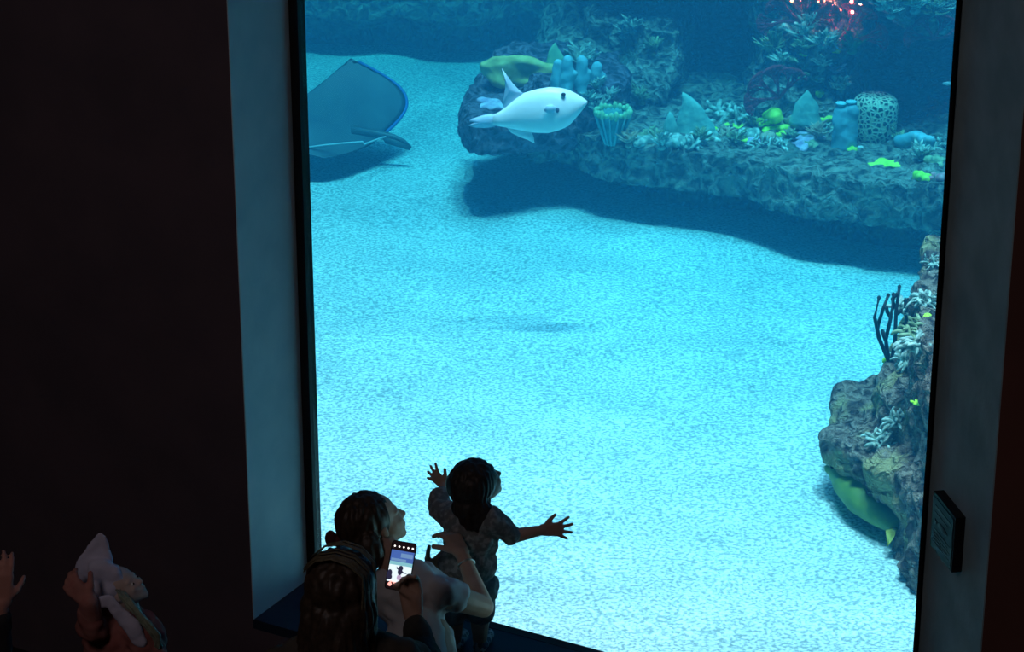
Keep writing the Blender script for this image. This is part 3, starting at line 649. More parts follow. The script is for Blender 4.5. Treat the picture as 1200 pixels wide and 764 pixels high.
from_bm('pale_edge', bm, mat('pale_ray_edge', (.45, .6, .65), .6), eray)
bm = bmesh.new(); tube(bm, [ray_pt(a / 20, 1.0, 1) for a in range(1, 20)], [.011] * 19, 6)
from_bm('wing_margin', bm, mat('blue_margin', (.03, .16, .5), .5), eray)

# green fish half hidden under the near rock
gp = [AZ(*a) for a in ((966, 549, .12), (980, 549, .12), (1000, 566, .11), (1018, 585, .10), (1036, 603, .09), (1052, 618, .08))]
bm = bmesh.new(); hh = (.02, .06, .11, .12, .09, .05); prev = None
for i, c in enumerate(gp):
    d = (gp[min(i + 1, 5)] - gp[max(i - 1, 0)]).normalized(); sx = Vector((-d.y, d.x, 0)).normalized(); ring = []
    for k in range(18):
        a = 2 * math.pi * k / 18; ring.append(bm.verts.new(c + sx * math.cos(a) * hh[i] * .95 + Vector((0, 0, math.sin(a) * hh[i] * .65))))
    if prev:
        for k in range(18): bm.faces.new((prev[k], prev[(k + 1) % 18], ring[(k + 1) % 18], ring[k]))
    else: bm.faces.new(ring[::-1])
    prev = ring
bm.faces.new(prev)
M_gf = mat('green_fish_skin', (.09, .20, .045), .5, (.17, .30, .06), 7)
gf = tag(fuse('green_fish', bm, M_gf, None, .008, 2, origin=gp[2]), 'green fish sheltering on the sand beneath the brown rock', 'fish')
bm = bmesh.new(); fin(bm, [gp[5] + Vector((0, 0, .0)), AZ(1048, 628, .10), AZ(1040, 640, .06), AZ(1038, 622, .1)], .006)
from_bm('tail_fin', bm, mat('olive_fin', (.35, .42, .08), .6), gf)
bm = bmesh.new(); tube(bm, [AZ(990, 586, .03), AZ(1005, 600, .03), AZ(1022, 610, .03), AZ(1038, 617, .03)], [.006, .012, .012, .006], 8)
from_bm('lower_fin', bm, mat('dark_fin', (.02, .06, .04), .6), gf)
bm = bmesh.new(); ellipsoid(bm, AZ(975, 547, .16), (.009, .009, .009), seg=10, rings=8)
from_bm('eye', bm, MATS['black_eye'], gf)
# tiny pale fish in the cave at the right reveal
q = AY(1111, 98, 14.6); bm = bmesh.new(); loft(bm, [(q + Vector((t, 0, 0)), h, h, h * .5) for t, h in ((-.035, .002), (-.02, .011), (0, .014), (.02, .009), (.032, .004), (.045, .012))], 10)
tag(from_bm('small_fish', bm, M_white, None, True, origin=q), 'tiny pale fish at the right reveal above the shelf', 'fish')

# ------------------------------------------------------------------ people
M_skin = mat('skin', (.42, .27, .20), .55, (.48, .31, .24), 20, spec=.35, sss=.08)
M_hair = mat('dark_hair', (.018, .012, .010), .5, (.035, .024, .018), 60, spec=.4)
M_hair2 = mat('brown_hair', (.03, .02, .014), .5, (.06, .04, .026), 50, spec=.4)
M_rimhair = mat('painted_rim_light_hair', (.10, .085, .05), .5, (.17, .15, .09), 60, spec=.4)  # tank light along the crown put into the strand colour
M_eye = mat('eye_white', (.7, .7, .7), .2)
M_iris = mat('eye_iris', (.03, .02, .015), .2)

def basis(fwd, up):
    f = Vector(fwd).normalized(); u = Vector(up); u = (u - f * u.dot(f)).normalized(); return f, u, f.cross(u)   # s: the head's own right
def head(bm, c, fwd, up, H):
    f, u, s = basis(fwd, up); c = Vector(c); A = (s, f, u)
    E = lambda a, b, d, r: ellipsoid(bm, c + s * a * H + f * b * H + u * d * H, [q * H for q in r], A)
    E(0, -.05, .12, (.33, .42, .38)); E(0, .12, -.10, (.27, .28, .34)); E(0, .20, -.30, (.17, .17, .15)); E(0, .27, -.40, (.09, .09, .07))
    E(0, .30, .06, (.22, .09, .06)); E(.13, .28, -.12, (.10, .09, .10)); E(-.13, .28, -.12, (.10, .09, .10))
    capsule(bm, c + f * .36 * H + u * .02 * H, .028 * H, c + f * .44 * H - u * .13 * H, .05 * H)
    E(.045, .39, -.14, (.035, .04, .03)); E(-.045, .39, -.14, (.035, .04, .03))
    E(0, .37, -.235, (.10, .045, .022)); E(0, .36, -.275, (.085, .045, .025))
    for q in (1, -1): E(q * .33, -.02, -.05, (.03, .07, .11))
def eyes(parent, c, fwd, up, H):
    f, u, s = basis(fwd, up); c = Vector(c)
    for q in (1, -1):
        bm = bmesh.new(); ellipsoid(bm, c + s * q * .12 * H + f * .335 * H - u * .035 * H, (.045 * H,) * 3, seg=12, rings=8)
        e = from_bm('eye', bm, M_eye, parent)
        bm = bmesh.new(); ellipsoid(bm, c + s * q * .12 * H + f * .37 * H - u * .035 * H, (.022 * H,) * 3, seg=10, rings=8)
        from_bm('iris', bm, M_iris, e)
def hand(bm, w, d, nrm, L, thumb=1, spread=.25, curl=(.15, .2, .2), tcurl=.0, k=1.0, thumb_to=None):
    w = Vector(w); d = Vector(d).normalized(); nrm = Vector(nrm); nrm = (nrm - d * nrm.dot(d)).normalized(); s = d.cross(nrm) * thumb
    offs = (.155, .052, -.052, -.15); lens = (.43, .48, .45, .35); kn = []
    for i in range(4):
        kp = w + d * L * (.50 - .02 * abs(i - 1.2)) + s * offs[i] * L; kn.append(kp)
        capsule(bm, w + s * offs[i] * .55 * L, .085 * L * k, kp, .062 * L * k, 10)
    for i in range(3): capsule(bm, kn[i], .06 * L * k, kn[i + 1], .06 * L * k, 10)
    for i in range(4):
        a = spread * (1.5 - i) / 1.5; dd = (d * math.cos(a) + s * math.sin(a)).normalized(); ax = dd.cross(nrm).normalized(); p = kn[i]; r = .050 * L * k
        cur = dd.copy(); n0 = nrm.copy(); tot = 0
        for sgl, fr, cu in zip((.42, .32, .26), (1, .92, .84), curl):
            tot += cu * (1 + .12 * i); cur = (dd * math.cos(tot) - n0 * math.sin(tot)).normalized()
            q = p + cur * lens[i] * L * sgl; capsule(bm, p, r * fr, q, r * fr * .93, 10); p = q
    tb = w + d * .10 * L + s * .11 * L; td = (d * .55 + s * .8 - nrm * .15).normalized(); p = tb
    if thumb_to is not None:
        e = Vector(thumb_to); mid = tb.lerp(e, .5) + s * .12 * L; limb(bm, [tb, mid, e], [.075 * L * k, .06 * L * k, .052 * L * k], 10); return
    for j, (ln, r) in enumerate(((.20, .075), (.16, .058), (.13, .05))):
        dd = (td + d * .22 * j - nrm * tcurl * j).normalized(); q = p + dd * ln * L; capsule(bm, p, r * L * k, q, r * L * k * .88, 10); p = q
def folds(amp, sc): return lambda c: noise.noise(Vector((c.x * sc, c.y * sc, c.z * sc * .6))) * amp + noise.noise(c * sc * 2.3) * amp * .4
def part(name, m, parent, build, voxel=.006, smooth=2, disp=None):
    bm = bmesh.new(); build(bm); return fuse(name, bm, m, parent, voxel, smooth, disp)
def person(loc, label): return empty('person', loc, label, 'person')

# --- toddler with arms spread on the glass, standing on the sill
CH = person((AY(552, 760, 8.5).x, 8.5, .45), 'toddler with spread arms standing on the sill and facing the glass')
c_head = AY(561, 566, 8.48); cf, cu_ = (.72, .5, .42), (-.35, -.25, .9)
n_ = AY(558, 604, 8.46); chest = AY(556, 630, 8.47); belly = AY(551, 662, 8.46); pelv = AY(547, 688, 8.48)
sl, sr = AY(534, 611, 8.50), AY(578, 611, 8.42)
el, er = AY(514, 594, 8.60), AY(602, 628, 8.45)
wl, wr = AY(521, 569, 8.70), AY(636, 621, 8.46)
def child_body(bm):
    head(bm, c_head, cf, cu_, .198)
    limb(bm, [c_head - Vector((0, 0, .03)), n_, chest], [.045, .042, .06])
    ellipsoid(bm, chest, (.085, .07, .085)); ellipsoid(bm, belly, (.082, .078, .09)); ellipsoid(bm, pelv, (.085, .075, .06))
    limb(bm, [sl, el, wl], [.036, .028, .019]); limb(bm, [sr, er, wr], [.036, .028, .019]); capsule(bm, sl, .036, sr, .036)
    for dx in (-1, 1):
        hp = pelv + Vector((.040 * dx, 0, -.03)); kn = hp + Vector((.008 * dx, -.012, -.10)); an = Vector((kn.x, 8.49, .49))
        limb(bm, [hp, kn, an], [.052, .038, .026]); capsule(bm, Vector((an.x, 8.48, .472)), .022, Vector((an.x + .03, 8.56, .47)), .02)
    hand(bm, wl, Vector((-.42, .35, .30)), Vector((-.25, -.9, .1)), .098, 1, .50, (.05, .08, .08), 0, 1.45)
    hand(bm, wr, Vector((.95, .05, .02)), Vector((.1, -.9, .25)), .115, -1, .52, (.05, .1, .1), 0, 1.35)
body = part('body', M_skin, CH, child_body, .0038, 1)
M_cshirt = mat('toddler_shirt', (.16, .17, .17), .9, (.30, .31, .30), 45, lo=.45, hi=.6)
def cshirt(bm):
    ellipsoid(bm, chest + Vector((-.012, 0, 0)), (.106, .088, .095)); ellipsoid(bm, belly + Vector((-.012, 0, 0)), (.110, .092, .10)); ellipsoid(bm, pelv + Vector((-.004, 0, .03)), (.110, .092, .06)); capsule(bm, sl, .05, sr, .05)
    capsule(bm, sl, .052, el + (sl - el) * .02, .043); capsule(bm, el, .043, el.lerp(wl, .45), .036); capsule(bm, sr, .054, er + (sr - er) * .12, .041); ellipsoid(bm, n_ - Vector((0, 0, .02)), (.05, .05, .02))
part('shirt', M_cshirt, CH, cshirt, .006, 2, folds(.012, 22))
M_cshort = mat('toddler_shorts', (.20, .24, .25), .9, (.12, .14, .15), 30)
def cshort(bm):
    ellipsoid(bm, pelv, (.106, .095, .07)); ellipsoid(bm, pelv + Vector((.045, -.02, .01)), (.075, .08, .07))
    for dx in (-1, 1): capsule(bm, pelv + Vector((.045 * dx, 0, -.03)), .062, pelv + Vector((.052 * dx, -.01, -.095)), .058)
part('shorts', M_cshort, CH, cshort, .006, 2, folds(.010, 25))
def chair_(bm):
    f, u, s = basis(cf, cu_); A = (s, f, u)
    ellipsoid(bm, c_head + u * .022 - f * .022, (.085, .096, .088), A, 28, 18); ellipsoid(bm, c_head - f * .045 - u * .03, (.078, .060, .080), A)
    ellipsoid(bm, n_ + Vector((.0, -.045, .025)), (.068, .035, .07)); ellipsoid(bm, n_ + Vector((-.02, -.03, .05)), (.07, .05, .06))
def strand(sc, amp): return lambda c: (noise.noise(Vector((c.x * sc, c.y * sc, c.z * sc * .12)))) * amp
part('hair', M_hair, CH, chair_, .0045, 1, strand(75, .007))
def shoes(sx):
    def f(bm):
        x = pelv.x + .048 * sx; capsule(bm, Vector((x, 8.475, .478)), .028, Vector((x + .03, 8.57, .474)), .025)
    return f
for sx in (-1, 1): part('shoe', mat('patterned_shoe', (.35, .38, .40), .8, (.08, .09, .1), 60, lo=.48, hi=.52), CH, shoes(sx), .005, 1)

# --- woman kneeling behind the toddler and steadying it
MO = person((-.42, 7.95, 0), 'kneeling woman in a pale grey t-shirt holding the toddler against the glass')
m_head = AY(441, 612, 8.12); mf, mu = (.80, .42, .38), (-.42, -.1, .9)
m_neck = AY(456, 650, 8.06); m_ch = AY(492, 705, 8.03); m_sr, m_sl = AY(521, 696, 7.98), AY(476, 672, 8.22)
m_pel = Vector((m_ch.x + .0, 7.93, .52)); m_er, m_wr = AY(566, 711, 8.10), AY(541, 648, 8.30)
m_el, m_wl = AY(488, 694, 8.36), AY(501, 672, 8.44)
def mbody(bm):
    head(bm, m_head, mf, mu, .228); limb(bm, [m_head - Vector((0, 0, .05)), m_neck, m_ch.lerp(m_neck, .55)], [.055, .052, .08])
    ellipsoid(bm, m_ch.lerp(m_neck, .2) + Vector((-.015, 0, -.01)), (.125, .095, .12)); ellipsoid(bm, m_ch.lerp(m_pel, .5), (.13, .10, .20)); ellipsoid(bm, m_pel, (.165, .12, .12))
    capsule(bm, m_sr, .05, m_sl, .05)
    limb(bm, [m_sr, m_er, m_wr], [.052, .040, .025]); limb(bm, [m_sl, m_el, m_wl], [.050, .038, .025])
    for dx in (-1, 1):
        h = m_pel + Vector((.09 * dx, 0, -.02)); k = Vector((h.x + .03, 8.16, .09)); a = Vector((h.x, 7.66, .06))
        limb(bm, [h, k], [.085, .06]); limb(bm, [k, a], [.055, .04]); capsule(bm, a, .035, a + Vector((0, -.12, -.02)), .025)
    hand(bm, m_wr, AY(528, 626, 8.38) - m_wr, Vector((.5, -.8, .25)), .17, -1, .28, (.35, .4, .3), .2, 1.25)
    hand(bm, m_wl, AY(514, 662, 8.46) - m_wl, Vector((-.1, -.9, .3)), .16, -1, .30, (.2, .3, .3), .1, 1.2)
part('body', M_skin, MO, mbody, .0052, 1)
M_tee = mat('pale_grey_tee', (.52, .54, .56), .9)
def mtee(bm):
    ellipsoid(bm, m_ch.lerp(m_neck, .2) + Vector((-.015, 0, -.01)), (.140, .110, .135)); ellipsoid(bm, m_ch.lerp(m_pel, .5), (.135, .115, .23)); ellipsoid(bm, m_pel, (.185, .14, .12)); capsule(bm, m_sr, .066, m_sl, .064)
    capsule(bm, m_sr, .064, m_sr.lerp(m_er, .22), .060); capsule(bm, m_sl, .066, m_sl.lerp(m_el, .5), .058); ellipsoid(bm, m_ch.lerp(m_neck, .5) , (.11, .09, .07))
part('shirt', M_tee, MO, mtee, .009, 2, folds(.022, 11))
def mshort(bm):
    ellipsoid(bm, m_pel - Vector((0, 0, .07)), (.19, .145, .10))
    for dx in (-1, 1): h = m_pel + Vector((.09 * dx, 0, -.02)); capsule(bm, h, .10, h.lerp(Vector((h.x + .03, 8.16, .09)), .6), .088)
part('shorts', mat('white_shorts', (.5, .5, .48), .9), MO, mshort, .009, 2, folds(.012, 14))
def mhair(bm):
    f, u, s = basis(mf, mu); A = (s, f, u)
    ellipsoid(bm, m_head + u * .038 - f * .035, (.088, .108, .098), A, 28, 18); ellipsoid(bm, m_head - f * .060 - u * .02, (.080, .062, .085), A)
    ellipsoid(bm, m_neck + Vector((-.07, -.04, .03)), (.055, .04, .08))
part('hair', M_hair2, MO, mhair, .0055, 1, strand(60, .008))
bm = bmesh.new(); q = AY(389, 634, 8.08)
for k in range(2): ellipsoid(bm, q + Vector((-.004 + .03 * k, 0, .010 - .012 * k)), (.022, .02, .032 - .008 * k), seg=12, rings=8)
capsule(bm, q, .016, q + Vector((.05, .02, .02)), .02)
fuse('hair_tie', bm, mat('dark_red_tie', (.10, .03, .03), .9), MO, .004, 1)
bm = bmesh.new(); a = m_er.lerp(m_wr, .78); ax = (m_wr - m_er).normalized(); x, y, z = frame_from(ax)
tube(bm, [a + (x * math.cos(t) + y * math.sin(t)) * .031 for t in [i * math.pi / 10 for i in range(21)]], [.0035] * 21, 6)
from_bm('bracelet', bm, mat('silver_bracelet', (.8, .8, .75), .3, metal=1), MO)

# --- woman with the phone, standing behind them
ph_c = AY(469.5, 663.5, 7.60); tl, tr_, bl = ray(458, 634), ray(487, 639), ray(452, 687)
px_ = ((tr_ - tl).normalized() * 1); py_ = (tl - bl); py_ = (py_ - px_ * py_.dot(px_)).normalized(); pn_ = px_.cross(py_)   # pn_: towards the eye
PW = person((-.56, 6.9, 0), 'long haired woman seen from behind raising a phone at the bottom of the picture')
p_head = AY(402, 690, 6.93); pf, pu = (.25, .95, .02), (-.02, 0, 1)
p_neck = p_head + Vector((-.01, -.03, -.15)); p_ch = p_neck + Vector((-.01, 0, -.2)); p_pel = Vector((p_ch.x, 6.9, .93))
p_sl, p_sr = p_neck + Vector((-.185, -.02, -.085)), p_neck + Vector((.185, .03, -.085))
p_er, p_wr = AY(512, 796, 7.25), AY(484, 733, 7.52)
p_el = p_sl + Vector((-.03, .08, -.28)); p_wl = p_el + Vector((.12, .2, -.02))
def pbody(bm):
    head(bm, p_head, pf, pu, .225); limb(bm, [p_head - Vector((0, 0, .05)), p_neck, p_ch], [.058, .055, .09])
    ellipsoid(bm, p_ch + Vector((0, 0, .04)), (.16, .10, .15)); ellipsoid(bm, p_ch.lerp(p_pel, .6), (.13, .10, .2)); ellipsoid(bm, p_pel, (.17, .12, .12)); capsule(bm, p_sl, .05, p_sr, .05)
    limb(bm, [p_sr, p_er, p_wr], [.05, .04, .026]); limb(bm, [p_sl, p_el, p_wl], [.05, .04, .026])
    for dx in (-1, 1):
        h = p_pel + Vector((.09 * dx, 0, -.05)); limb(bm, [h, h + Vector((.01 * dx, .01, -.42)), Vector((h.x + .02 * dx, 6.88, .08))], [.085, .058, .038]); capsule(bm, Vector((h.x + .02 * dx, 6.87, .045)), .04, Vector((h.x + .03 * dx, 7.04, .035)), .032)
    hand(bm, p_wr + Vector((0, .03, .02)), Vector((-.10, .30, .9)), Vector((.2, .9, -.3)), .185, -1, .10, (.35, .55, .5), .35, 1.2, ph_c + px_ * -.006 - py_ * .066 + pn_ * .012)
    hand(bm, p_wl, Vector((.3, .8, .1)), Vector((-.9, .2, .1)), .17, 1, .15, (.4, .4, .3))
part('body', M_skin, PW, pbody, .006, 2)
M_top = mat('dark_brown_top', (.055, .050, .042), .9, (.075, .068, .055), 20)
def ptop(bm):
    ellipsoid(bm, p_ch + Vector((0, 0, .04)), (.178, .12, .16)); ellipsoid(bm, p_ch.lerp(p_pel, .6), (.15, .12, .22)); ellipsoid(bm, p_pel, (.185, .14, .13)); capsule(bm, p_sl, .064, p_sr, .064)
    limb(bm, [p_sr, p_er, p_er.lerp(p_wr, .93)], [.066, .056, .047]); limb(bm, [p_sl, p_el, p_el.lerp(p_wl, .9)], [.066, .055, .042]); capsule(bm, p_sl, .062, p_neck, .062); capsule(bm, p_sr, .062, p_neck, .062)
part('shirt', M_top, PW, ptop, .009, 2, folds(.014, 12))
def ptrou(bm):
    ellipsoid(bm, p_pel - Vector((0, 0, .05)), (.19, .145, .12))
    for dx in (-1, 1): h = p_pel + Vector((.09 * dx, 0, -.05)); limb(bm, [h, h + Vector((.01 * dx, .01, -.42)), Vector((h.x + .02 * dx, 6.88, .10))], [.10, .075, .055])
part('trousers', mat('dark_trousers', (.02, .022, .03), .9), PW, ptrou, .011, 2, folds(.012, 10))
for dx in (-1, 1):
    part('shoe', mat('dark_shoe', (.02, .02, .02), .6), PW, lambda bm: capsule(bm, Vector((p_pel.x + .11 * dx, 6.86, .05)), .05, Vector((p_pel.x + .12 * dx, 7.05, .04)), .04), .007, 1)
def phair(bm):
    f, u, s = basis(pf, pu); A = (s, f, u)
    ellipsoid(bm, p_head + u * .030 - f * .02, (.108, .115, .108), A, 28, 18); ellipsoid(bm, p_head - f * .05 - u * .05, (.122, .085, .11), A)
    capsule(bm, p_head - f * .06 - u * .06, .095, p_neck + Vector((-.02, -.07, -.12)), .105); capsule(bm, p_head - f * .05 + Vector((-.04, 0, -.08)), .08, p_neck + Vector((-.09, -.05, -.14)), .06)
    capsule(bm, p_head - f * .03 + Vector((.05, 0, -.06)), .06, p_neck + Vector((.07, -.04, -.16)), .05)
part('hair', M_hair2, PW, phair, .006, 1, strand(55, .010))
# loose strands over crown and right side, paler to paint in tank rim light
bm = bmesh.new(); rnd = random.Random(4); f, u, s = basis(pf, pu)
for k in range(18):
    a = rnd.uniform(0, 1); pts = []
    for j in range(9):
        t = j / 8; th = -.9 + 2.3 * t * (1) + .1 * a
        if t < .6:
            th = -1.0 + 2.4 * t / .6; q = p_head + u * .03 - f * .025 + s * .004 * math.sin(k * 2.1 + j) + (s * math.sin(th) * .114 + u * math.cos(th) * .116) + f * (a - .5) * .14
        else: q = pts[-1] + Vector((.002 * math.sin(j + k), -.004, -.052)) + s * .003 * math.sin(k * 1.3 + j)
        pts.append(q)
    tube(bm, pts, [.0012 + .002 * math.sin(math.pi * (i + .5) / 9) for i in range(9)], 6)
from_bm('hair_strands', bm, M_rimhair, PW)
# phone
PH = empty('phone', ph_c, 'lit phone showing the toddler against the tank, held up by the long haired woman', 'phone')
def pbox(bm, cx, cy, w, h, z0, z1):
    c = [ph_c + px_ * (cx + a * w / 2) + py_ * (cy + b * h / 2) + pn_ * z for z in (z0, z1) for a, b in ((-1, -1), (1, -1), (1, 1), (-1, 1))]
    box_pts(bm, c)
def rounded(bm, w, h, r, z0, z1):
    pts = []
    for (cx, cy, a0) in ((w / 2 - r, h / 2 - r, 0), (-w / 2 + r, h / 2 - r, 90), (-w / 2 + r, -h / 2 + r, 180), (w / 2 - r, -h / 2 + r, 270)):
        for k in range(7): a = R(a0 + 15 * k); pts.append((cx + r * math.cos(a), cy + r * math.sin(a)))
    A_ = [bm.verts.new(ph_c + px_ * x + py_ * y + pn_ * z0) for x, y in pts]; B_ = [bm.verts.new(ph_c + px_ * x + py_ * y + pn_ * z1) for x, y in pts]
    bm.faces.new(A_[::-1]); bm.faces.new(B_)
    for i in range(len(pts)): bm.faces.new((A_[i], A_[(i + 1) % len(pts)], B_[(i + 1) % len(pts)], B_[i]))
bm = bmesh.new(); rounded(bm, .084, .164, .011, -.010, 0); from_bm('case', bm, mat('black_phone_case', (.01, .01, .012), .5), PH, False)
def emis(name, col, s): return mat(name, col, .5, emit=col, estr=s)
bm = bmesh.new(); rounded(bm, .078, .158, .008, -.001, .001); scr = from_bm('screen', bm, emis('screen_dark', (.012, .006, .008), .6), PH, False)
def onscr(name, m, shapes):
    bm = bmesh.new()
    for sh_ in shapes: pbox(bm, *sh_)
    return from_bm(name, bm, m, scr, False)
onscr('view_reef', emis('screen_blue', (.06, .13, .42), 1), [(.0, .032, .076, .038, .001, .0014)])
onscr('view_reef_light', emis('screen_blue_light', (.15, .28, .50), 1), [(.015, .036, .04, .014, .0014, .0016), (-.01, .020, .05, .008, .0014, .0016)])
onscr('view_far_sand', emis('screen_teal', (.22, .52, .58), 1), [(0, .008, .076, .012, .001, .0015)])
onscr('view_sand', emis('screen_white', (.80, .95, 1.0), 1), [(0, -.026, .076, .058, .001, .0014)])
def blob(bm, x, y, rx, ry, z=.002): ellipsoid(bm, ph_c + px_ * x + py_ * y + pn_ * z, (rx, ry, .0006), (px_, py_, pn_), 16, 8)
bm = bmesh.new(); blob(bm, .002, -.006, .008, .008); blob(bm, .001, -.018, .008, .012); tube(bm, [ph_c + px_ * a + py_ * b + pn_ * .002 for a, b in ((.004, -.014), (.014, -.021), (.024, -.021))], [.0022, .002, .0015], 6)
tube(bm, [ph_c + px_ * a + py_ * b + pn_ * .002 for a, b in ((-.003, -.012), (-.010, -.009), (-.012, -.003))], [.0025, .002, .0012], 6); blob(bm, -.032, -.027, .008, .012); blob(bm, -.032, -.040, .010, .010)
from_bm('view_silhouettes', bm, emis('screen_shadow', (.02, .02, .05), 1), scr)
bm = bmesh.new(); blob(bm, .001, -.038, .008, .010, .0016); from_bm('view_trousers', bm, emis('screen_pink', (.45, .35, .5), 1), scr)
bm = bmesh.new()
for x, y in ((-.030, .064), (-.015, .064), (0, .064), (.015, .064), (.030, .064), (.024, -.066)):
    bm = bmesh.new(); blob(bm, x, y, .0032, .003); from_bm('icon', bm, emis('screen_icon', (1, .95, .9), 1.5), scr)
bm = bmesh.new(); blob(bm, -.026, -.064, .0065, .0065); blob(bm, -.012, -.057, .006, .003); blob(bm, -.024, -.055, .004, .003); from_bm('record_button', bm, emis('screen_red', (1, .42, .36), 1.4), scr)

# --- child in a pale eared hood looking up, lower left
HC = person((AY(135, 760, 7.6).x, 7.6, 0), 'child in a pale eared hood looking up at the lower left')
h_head = AY(143, 688, 7.6); hf, hu = (.72, -.25, .62), (-.72, .05, .62)
h_neck = AY(150, 716, 7.6); h_ch = AY(146, 752, 7.6); h_pel = Vector((h_ch.x, 7.6, .55))
h_sr, h_sl = AY(164, 742, 7.52), AY(118, 735, 7.66); h_el, h_wl = AY(108, 735, 7.5), AY(104, 704, 7.45); h_er = AY(185, 785, 7.5); h_wr = AY(170, 800, 7.4)
def hbody(bm):
    head(bm, h_head, hf, hu, .165); limb(bm, [h_head, h_neck, h_ch], [.045, .042, .07]); ellipsoid(bm, h_ch, (.12, .08, .13)); ellipsoid(bm, h_ch.lerp(h_pel, .6), (.10, .08, .18)); ellipsoid(bm, h_pel, (.12, .09, .09))
    capsule(bm, h_sl, .04, h_sr, .04); limb(bm, [h_sl, h_el, h_wl], [.04, .032, .022]); limb(bm, [h_sr, h_er, h_wr], [.04, .032, .022])
    hand(bm, h_wl, AY(82, 684, 7.46) - h_wl, Vector((-.1, -.95, .2)), .135, 1, .25, (.5, .7, .4), .3, 1.3); hand(bm, h_wr, Vector((-.3, -.3, -.8)), Vector((.9, -.3, 0)), .13, 1, .2, (.2, .2, .2))
    for dx in (-1, 1):
        h = h_pel + Vector((.06 * dx, 0, -.04)); limb(bm, [h, h + Vector((0, .01, -.24)), Vector((h.x, 7.6, .07))], [.06, .045, .03]); capsule(bm, Vector((h.x, 7.59, .035)), .032, Vector((h.x, 7.7, .03)), .028)
part('body', mat('pale_skin', (.62, .50, .45), .55, spec=.3), HC, hbody, .005, 1)
eyes(HC, h_head, hf, hu, .165)
M_hood = mat('pale_hood', (.60, .62, .80), .9, (.68, .68, .86), 20)
def slab(bm, pts, y, th):
    for i in range(len(pts) - 1):
        (x0, y0, r0), (x1, y1, r1) = pts[i], pts[i + 1]
        a, b = AY(x0, y0, y), AY(x1, y1, y); capsule(bm, a, r0, b, r1, 14, flat=th, hint=Vector((0, 1, 0)))
def hood(bm):
    f, u, s = basis(hf, hu); A = (s, f, u)
    ellipsoid(bm, h_head + u * .035 - f * .03, (.070, .068, .075), A)
    slab(bm, [(104, 672, .050), (110, 655, .044), (115, 640, .034), (118, 631, .024)], 7.60, .35); slab(bm, [(118, 668, .042), (120, 650, .034), (120, 636, .022)], 7.60, .35); slab(bm, [(118, 668, .042), (130, 672, .034), (138, 680, .022)], 7.57, .6); slab(bm, [(90, 676, .024), (100, 655, .024), (110, 638, .018)], 7.6, .35)
    slab(bm, [(112, 708, .022), (128, 702, .024), (140, 718, .030), (156, 736, .030), (164, 752, .022)], 7.47, .5)
part('hood', M_hood, HC, hood, .006, 5, folds(.008, 18))
part('glove', mat('pinkish_red_glove', (.42, .17, .15), .9, (.5, .24, .2), 18), HC, lambda bm: (hand(bm, h_wl, AY(80, 682, 7.46) - h_wl, Vector((-.1, -.95, .2)), .145, 1, .30, (.5, .7, .4), .3, 1.5), capsule(bm, h_wl, .034, h_wl.lerp(h_el, .5), .040)), .005, 1)
M_jack = mat('dusky_red_jacket', (.30, .10, .09), .9, (.38, .16, .14), 16)
def jack(bm):
    ellipsoid(bm, h_ch, (.14, .10, .145)); ellipsoid(bm, h_ch.lerp(h_pel, .6), (.125, .10, .2)); capsule(bm, h_sl, .055, h_sr, .055); limb(bm, [h_sl, h_el, h_el.lerp(h_wl, .6)], [.055, .048, .038]); limb(bm, [h_sr, h_er, h_er.lerp(h_wr, .8)], [.055, .045, .035])
part('jacket', M_jack, HC, jack, .008, 2, folds(.016, 16))
def htro(bm):
    ellipsoid(bm, h_pel, (.135, .105, .1))
    for dx in (-1, 1): h = h_pel + Vector((.06 * dx, 0, -.04)); limb(bm, [h, h + Vector((0, .01, -.24)), Vector((h.x, 7.6, .09))], [.07, .055, .045])
part('trousers', mat('grey_trousers', (.08, .08, .09), .9), HC, htro, .009, 2)
bm = bmesh.new(); rnd = random.Random(9)
for k in range(20):
    o1, o2, wv = rnd.uniform(-7, 6), rnd.uniform(-.03, .03), rnd.uniform(0, 6)
    pts = [AY(x + o1 * w + 2.6 * math.sin(y * .16 + wv), y + o1 * w * .4, 7.50 + o2 + dy) for x, y, w, dy in ((141, 692, .5, .05), (147, 701, .8, .01), (158, 714, 1, 0), (170, 728, 1, -.01), (180, 742, 1, 0), (185, 756, .9, .01), (180, 766, .7, .02))]
    tube(bm, pts, [.003, .005, .006, .0055, .005, .004, .002], 6)
from_bm('hair', bm, mat('light_long_hair', (.24, .30, .22), .5, (.36, .42, .32), 60), HC)

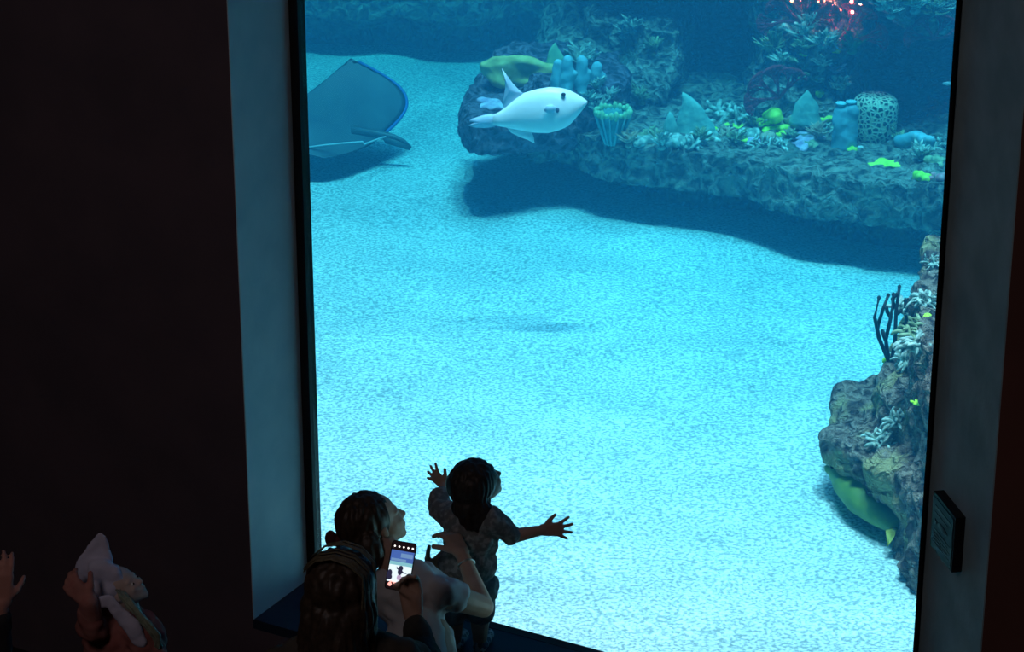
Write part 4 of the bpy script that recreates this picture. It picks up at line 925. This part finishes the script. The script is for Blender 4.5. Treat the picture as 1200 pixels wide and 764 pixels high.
# --- visitor at the very left edge, only the raised hand shows
LV = person((AY(-40, 760, 7.4).x, 7.4, 0), 'visitor mostly cut off by the left edge, only a raised reddish hand in view')
v_head = AY(-55, 660, 7.4); v_neck = AY(-50, 700, 7.4); v_ch = AY(-48, 760, 7.4); v_pel = Vector((v_ch.x, 7.4, .75)); v_sr, v_sl = AY(-8, 745, 7.36), AY(-88, 745, 7.45)
v_er, v_wr = AY(-4, 775, 7.22), AY(2, 706, 7.2); v_el = v_sl + Vector((-.04, 0, -.25)); v_wl = v_el + Vector((.03, .15, -.18))
def vbody(bm):
    head(bm, v_head, (.5, .8, .2), (0, 0, 1), .21); limb(bm, [v_head, v_neck, v_ch], [.05, .05, .08]); ellipsoid(bm, v_ch, (.15, .09, .15)); ellipsoid(bm, v_ch.lerp(v_pel, .6), (.12, .09, .22)); ellipsoid(bm, v_pel, (.15, .11, .11)); capsule(bm, v_sl, .045, v_sr, .045)
    limb(bm, [v_sr, v_er, v_wr], [.045, .036, .024]); limb(bm, [v_sl, v_el, v_wl], [.045, .036, .024])
    hand(bm, v_wr, Vector((.03, .12, .99)), Vector((.25, -.9, .2)), .185, 1, .16, (.2, .5, .5), .9, 1.05); hand(bm, v_wl, Vector((0, .2, -.9)), Vector((-.9, 0, 0)), .17, 1, .15)
    for dx in (-1, 1):
        h = v_pel + Vector((.08 * dx, 0, -.05)); limb(bm, [h, h + Vector((0, .01, -.34)), Vector((h.x, 7.4, .08))], [.075, .052, .035]); capsule(bm, Vector((h.x, 7.39, .04)), .036, Vector((h.x, 7.54, .034)), .03)
part('body', mat('reddish_skin', (.55, .27, .22), .55, spec=.3), LV, vbody, .006, 2)
def vcoat(bm):
    ellipsoid(bm, v_ch, (.17, .11, .165)); ellipsoid(bm, v_ch.lerp(v_pel, .6), (.145, .115, .25)); ellipsoid(bm, v_pel, (.17, .13, .13)); capsule(bm, v_sl, .06, v_sr, .06); limb(bm, [v_sr, v_er, v_er.lerp(v_wr, .75)], [.06, .052, .042]); limb(bm, [v_sl, v_el, v_el.lerp(v_wl, .85)], [.06, .05, .04])
    for dx in (-1, 1): h = v_pel + Vector((.08 * dx, 0, -.05)); limb(bm, [h, h + Vector((0, .01, -.34)), Vector((h.x, 7.4, .1))], [.085, .065, .05])
part('coat', mat('dark_coat', (.03, .03, .035), .9), LV, vcoat, .01, 2, folds(.014, 12))
part('hair', M_hair, LV, lambda bm: (ellipsoid(bm, v_head + Vector((-.02, -.03, .03)), (.085, .10, .09))), .007, 1, strand(50, .008))

# ------------------------------------------------------------------ information plaque on the right reveal
d_ = (WL(SA, T, 0) - WL(SR + .004, -.038, 0)).normalized(); nrm_ = Vector((d_.y, -d_.x, 0)); nrm_ = nrm_ if nrm_.dot(WL(1, .2, 0) - WL(SA, T, 0)) > 0 else -nrm_
def on_reveal(px, py):
    r = ray(px, py); o = WL(SR + .004, -.038, 0); t = (o - CAM).dot(nrm_) / r.dot(nrm_); return CAM + r * t
pa, pb = on_reveal(1106, 574), on_reveal(1104, 640); pc_ = on_reveal(1132, 602)
pw = max((pc_ - pa).dot(d_), .05); ztop = pa.z; zb = pb.z; base = Vector((pa.x, pa.y, 0))
SG = empty('information_sign', Vector((base.x, base.y, zb)), 'small dark information plaque on the right window reveal', 'sign')
def plq(bm, s0, s1, z0, z1, t0, t1):
    box_pts(bm, [base + d_ * s + nrm_ * t + Vector((0, 0, z)) for z in (z0, z1) for s, t in ((s0, t0), (s1, t0), (s1, t1), (s0, t1))])
bm = bmesh.new(); plq(bm, 0, pw, zb, ztop, .0, .035); from_bm('panel', bm, mat('sign_back', (.01, .01, .014), .5), SG, False)
bm = bmesh.new(); plq(bm, .012, pw - .012, zb + .012, ztop - .012, .035, .037); face = from_bm('face', bm, mat('sign_face', (.012, .014, .035), .5, (.03, .028, .05), 14), SG, False)
H_ = ztop - zb
bm = bmesh.new(); plq(bm, .03, pw - .03, ztop - H_ * .24, ztop - H_ * .18, .037, .038); plq(bm, .03, pw - .06, ztop - H_ * .32, ztop - H_ * .30, .037, .038)
for k in range(5): plq(bm, .03, pw - .03 - .02 * (k % 2), ztop - H_ * (.62 + .06 * k), ztop - H_ * (.605 + .06 * k), .037, .038)
from_bm('text_lines', bm, mat('sign_text', (.10, .10, .12), .5), face, False)
bm = bmesh.new(); ellipsoid(bm, base + d_ * pw * .5 + nrm_ * .037 + Vector((0, 0, ztop - H_ * .46)), (pw * .22, .002, H_ * .06), (d_, nrm_, Vector((0, 0, 1)))); fin(bm, [base + d_ * pw * (.5 + a) + nrm_ * .038 + Vector((0, 0, ztop - H_ * (.46 + b))) for a, b in ((-.2, 0), (-.32, -.05), (-.32, .05))], .0008)
from_bm('fish_picture', bm, mat('sign_fish', (.06, .06, .09), .5), face)
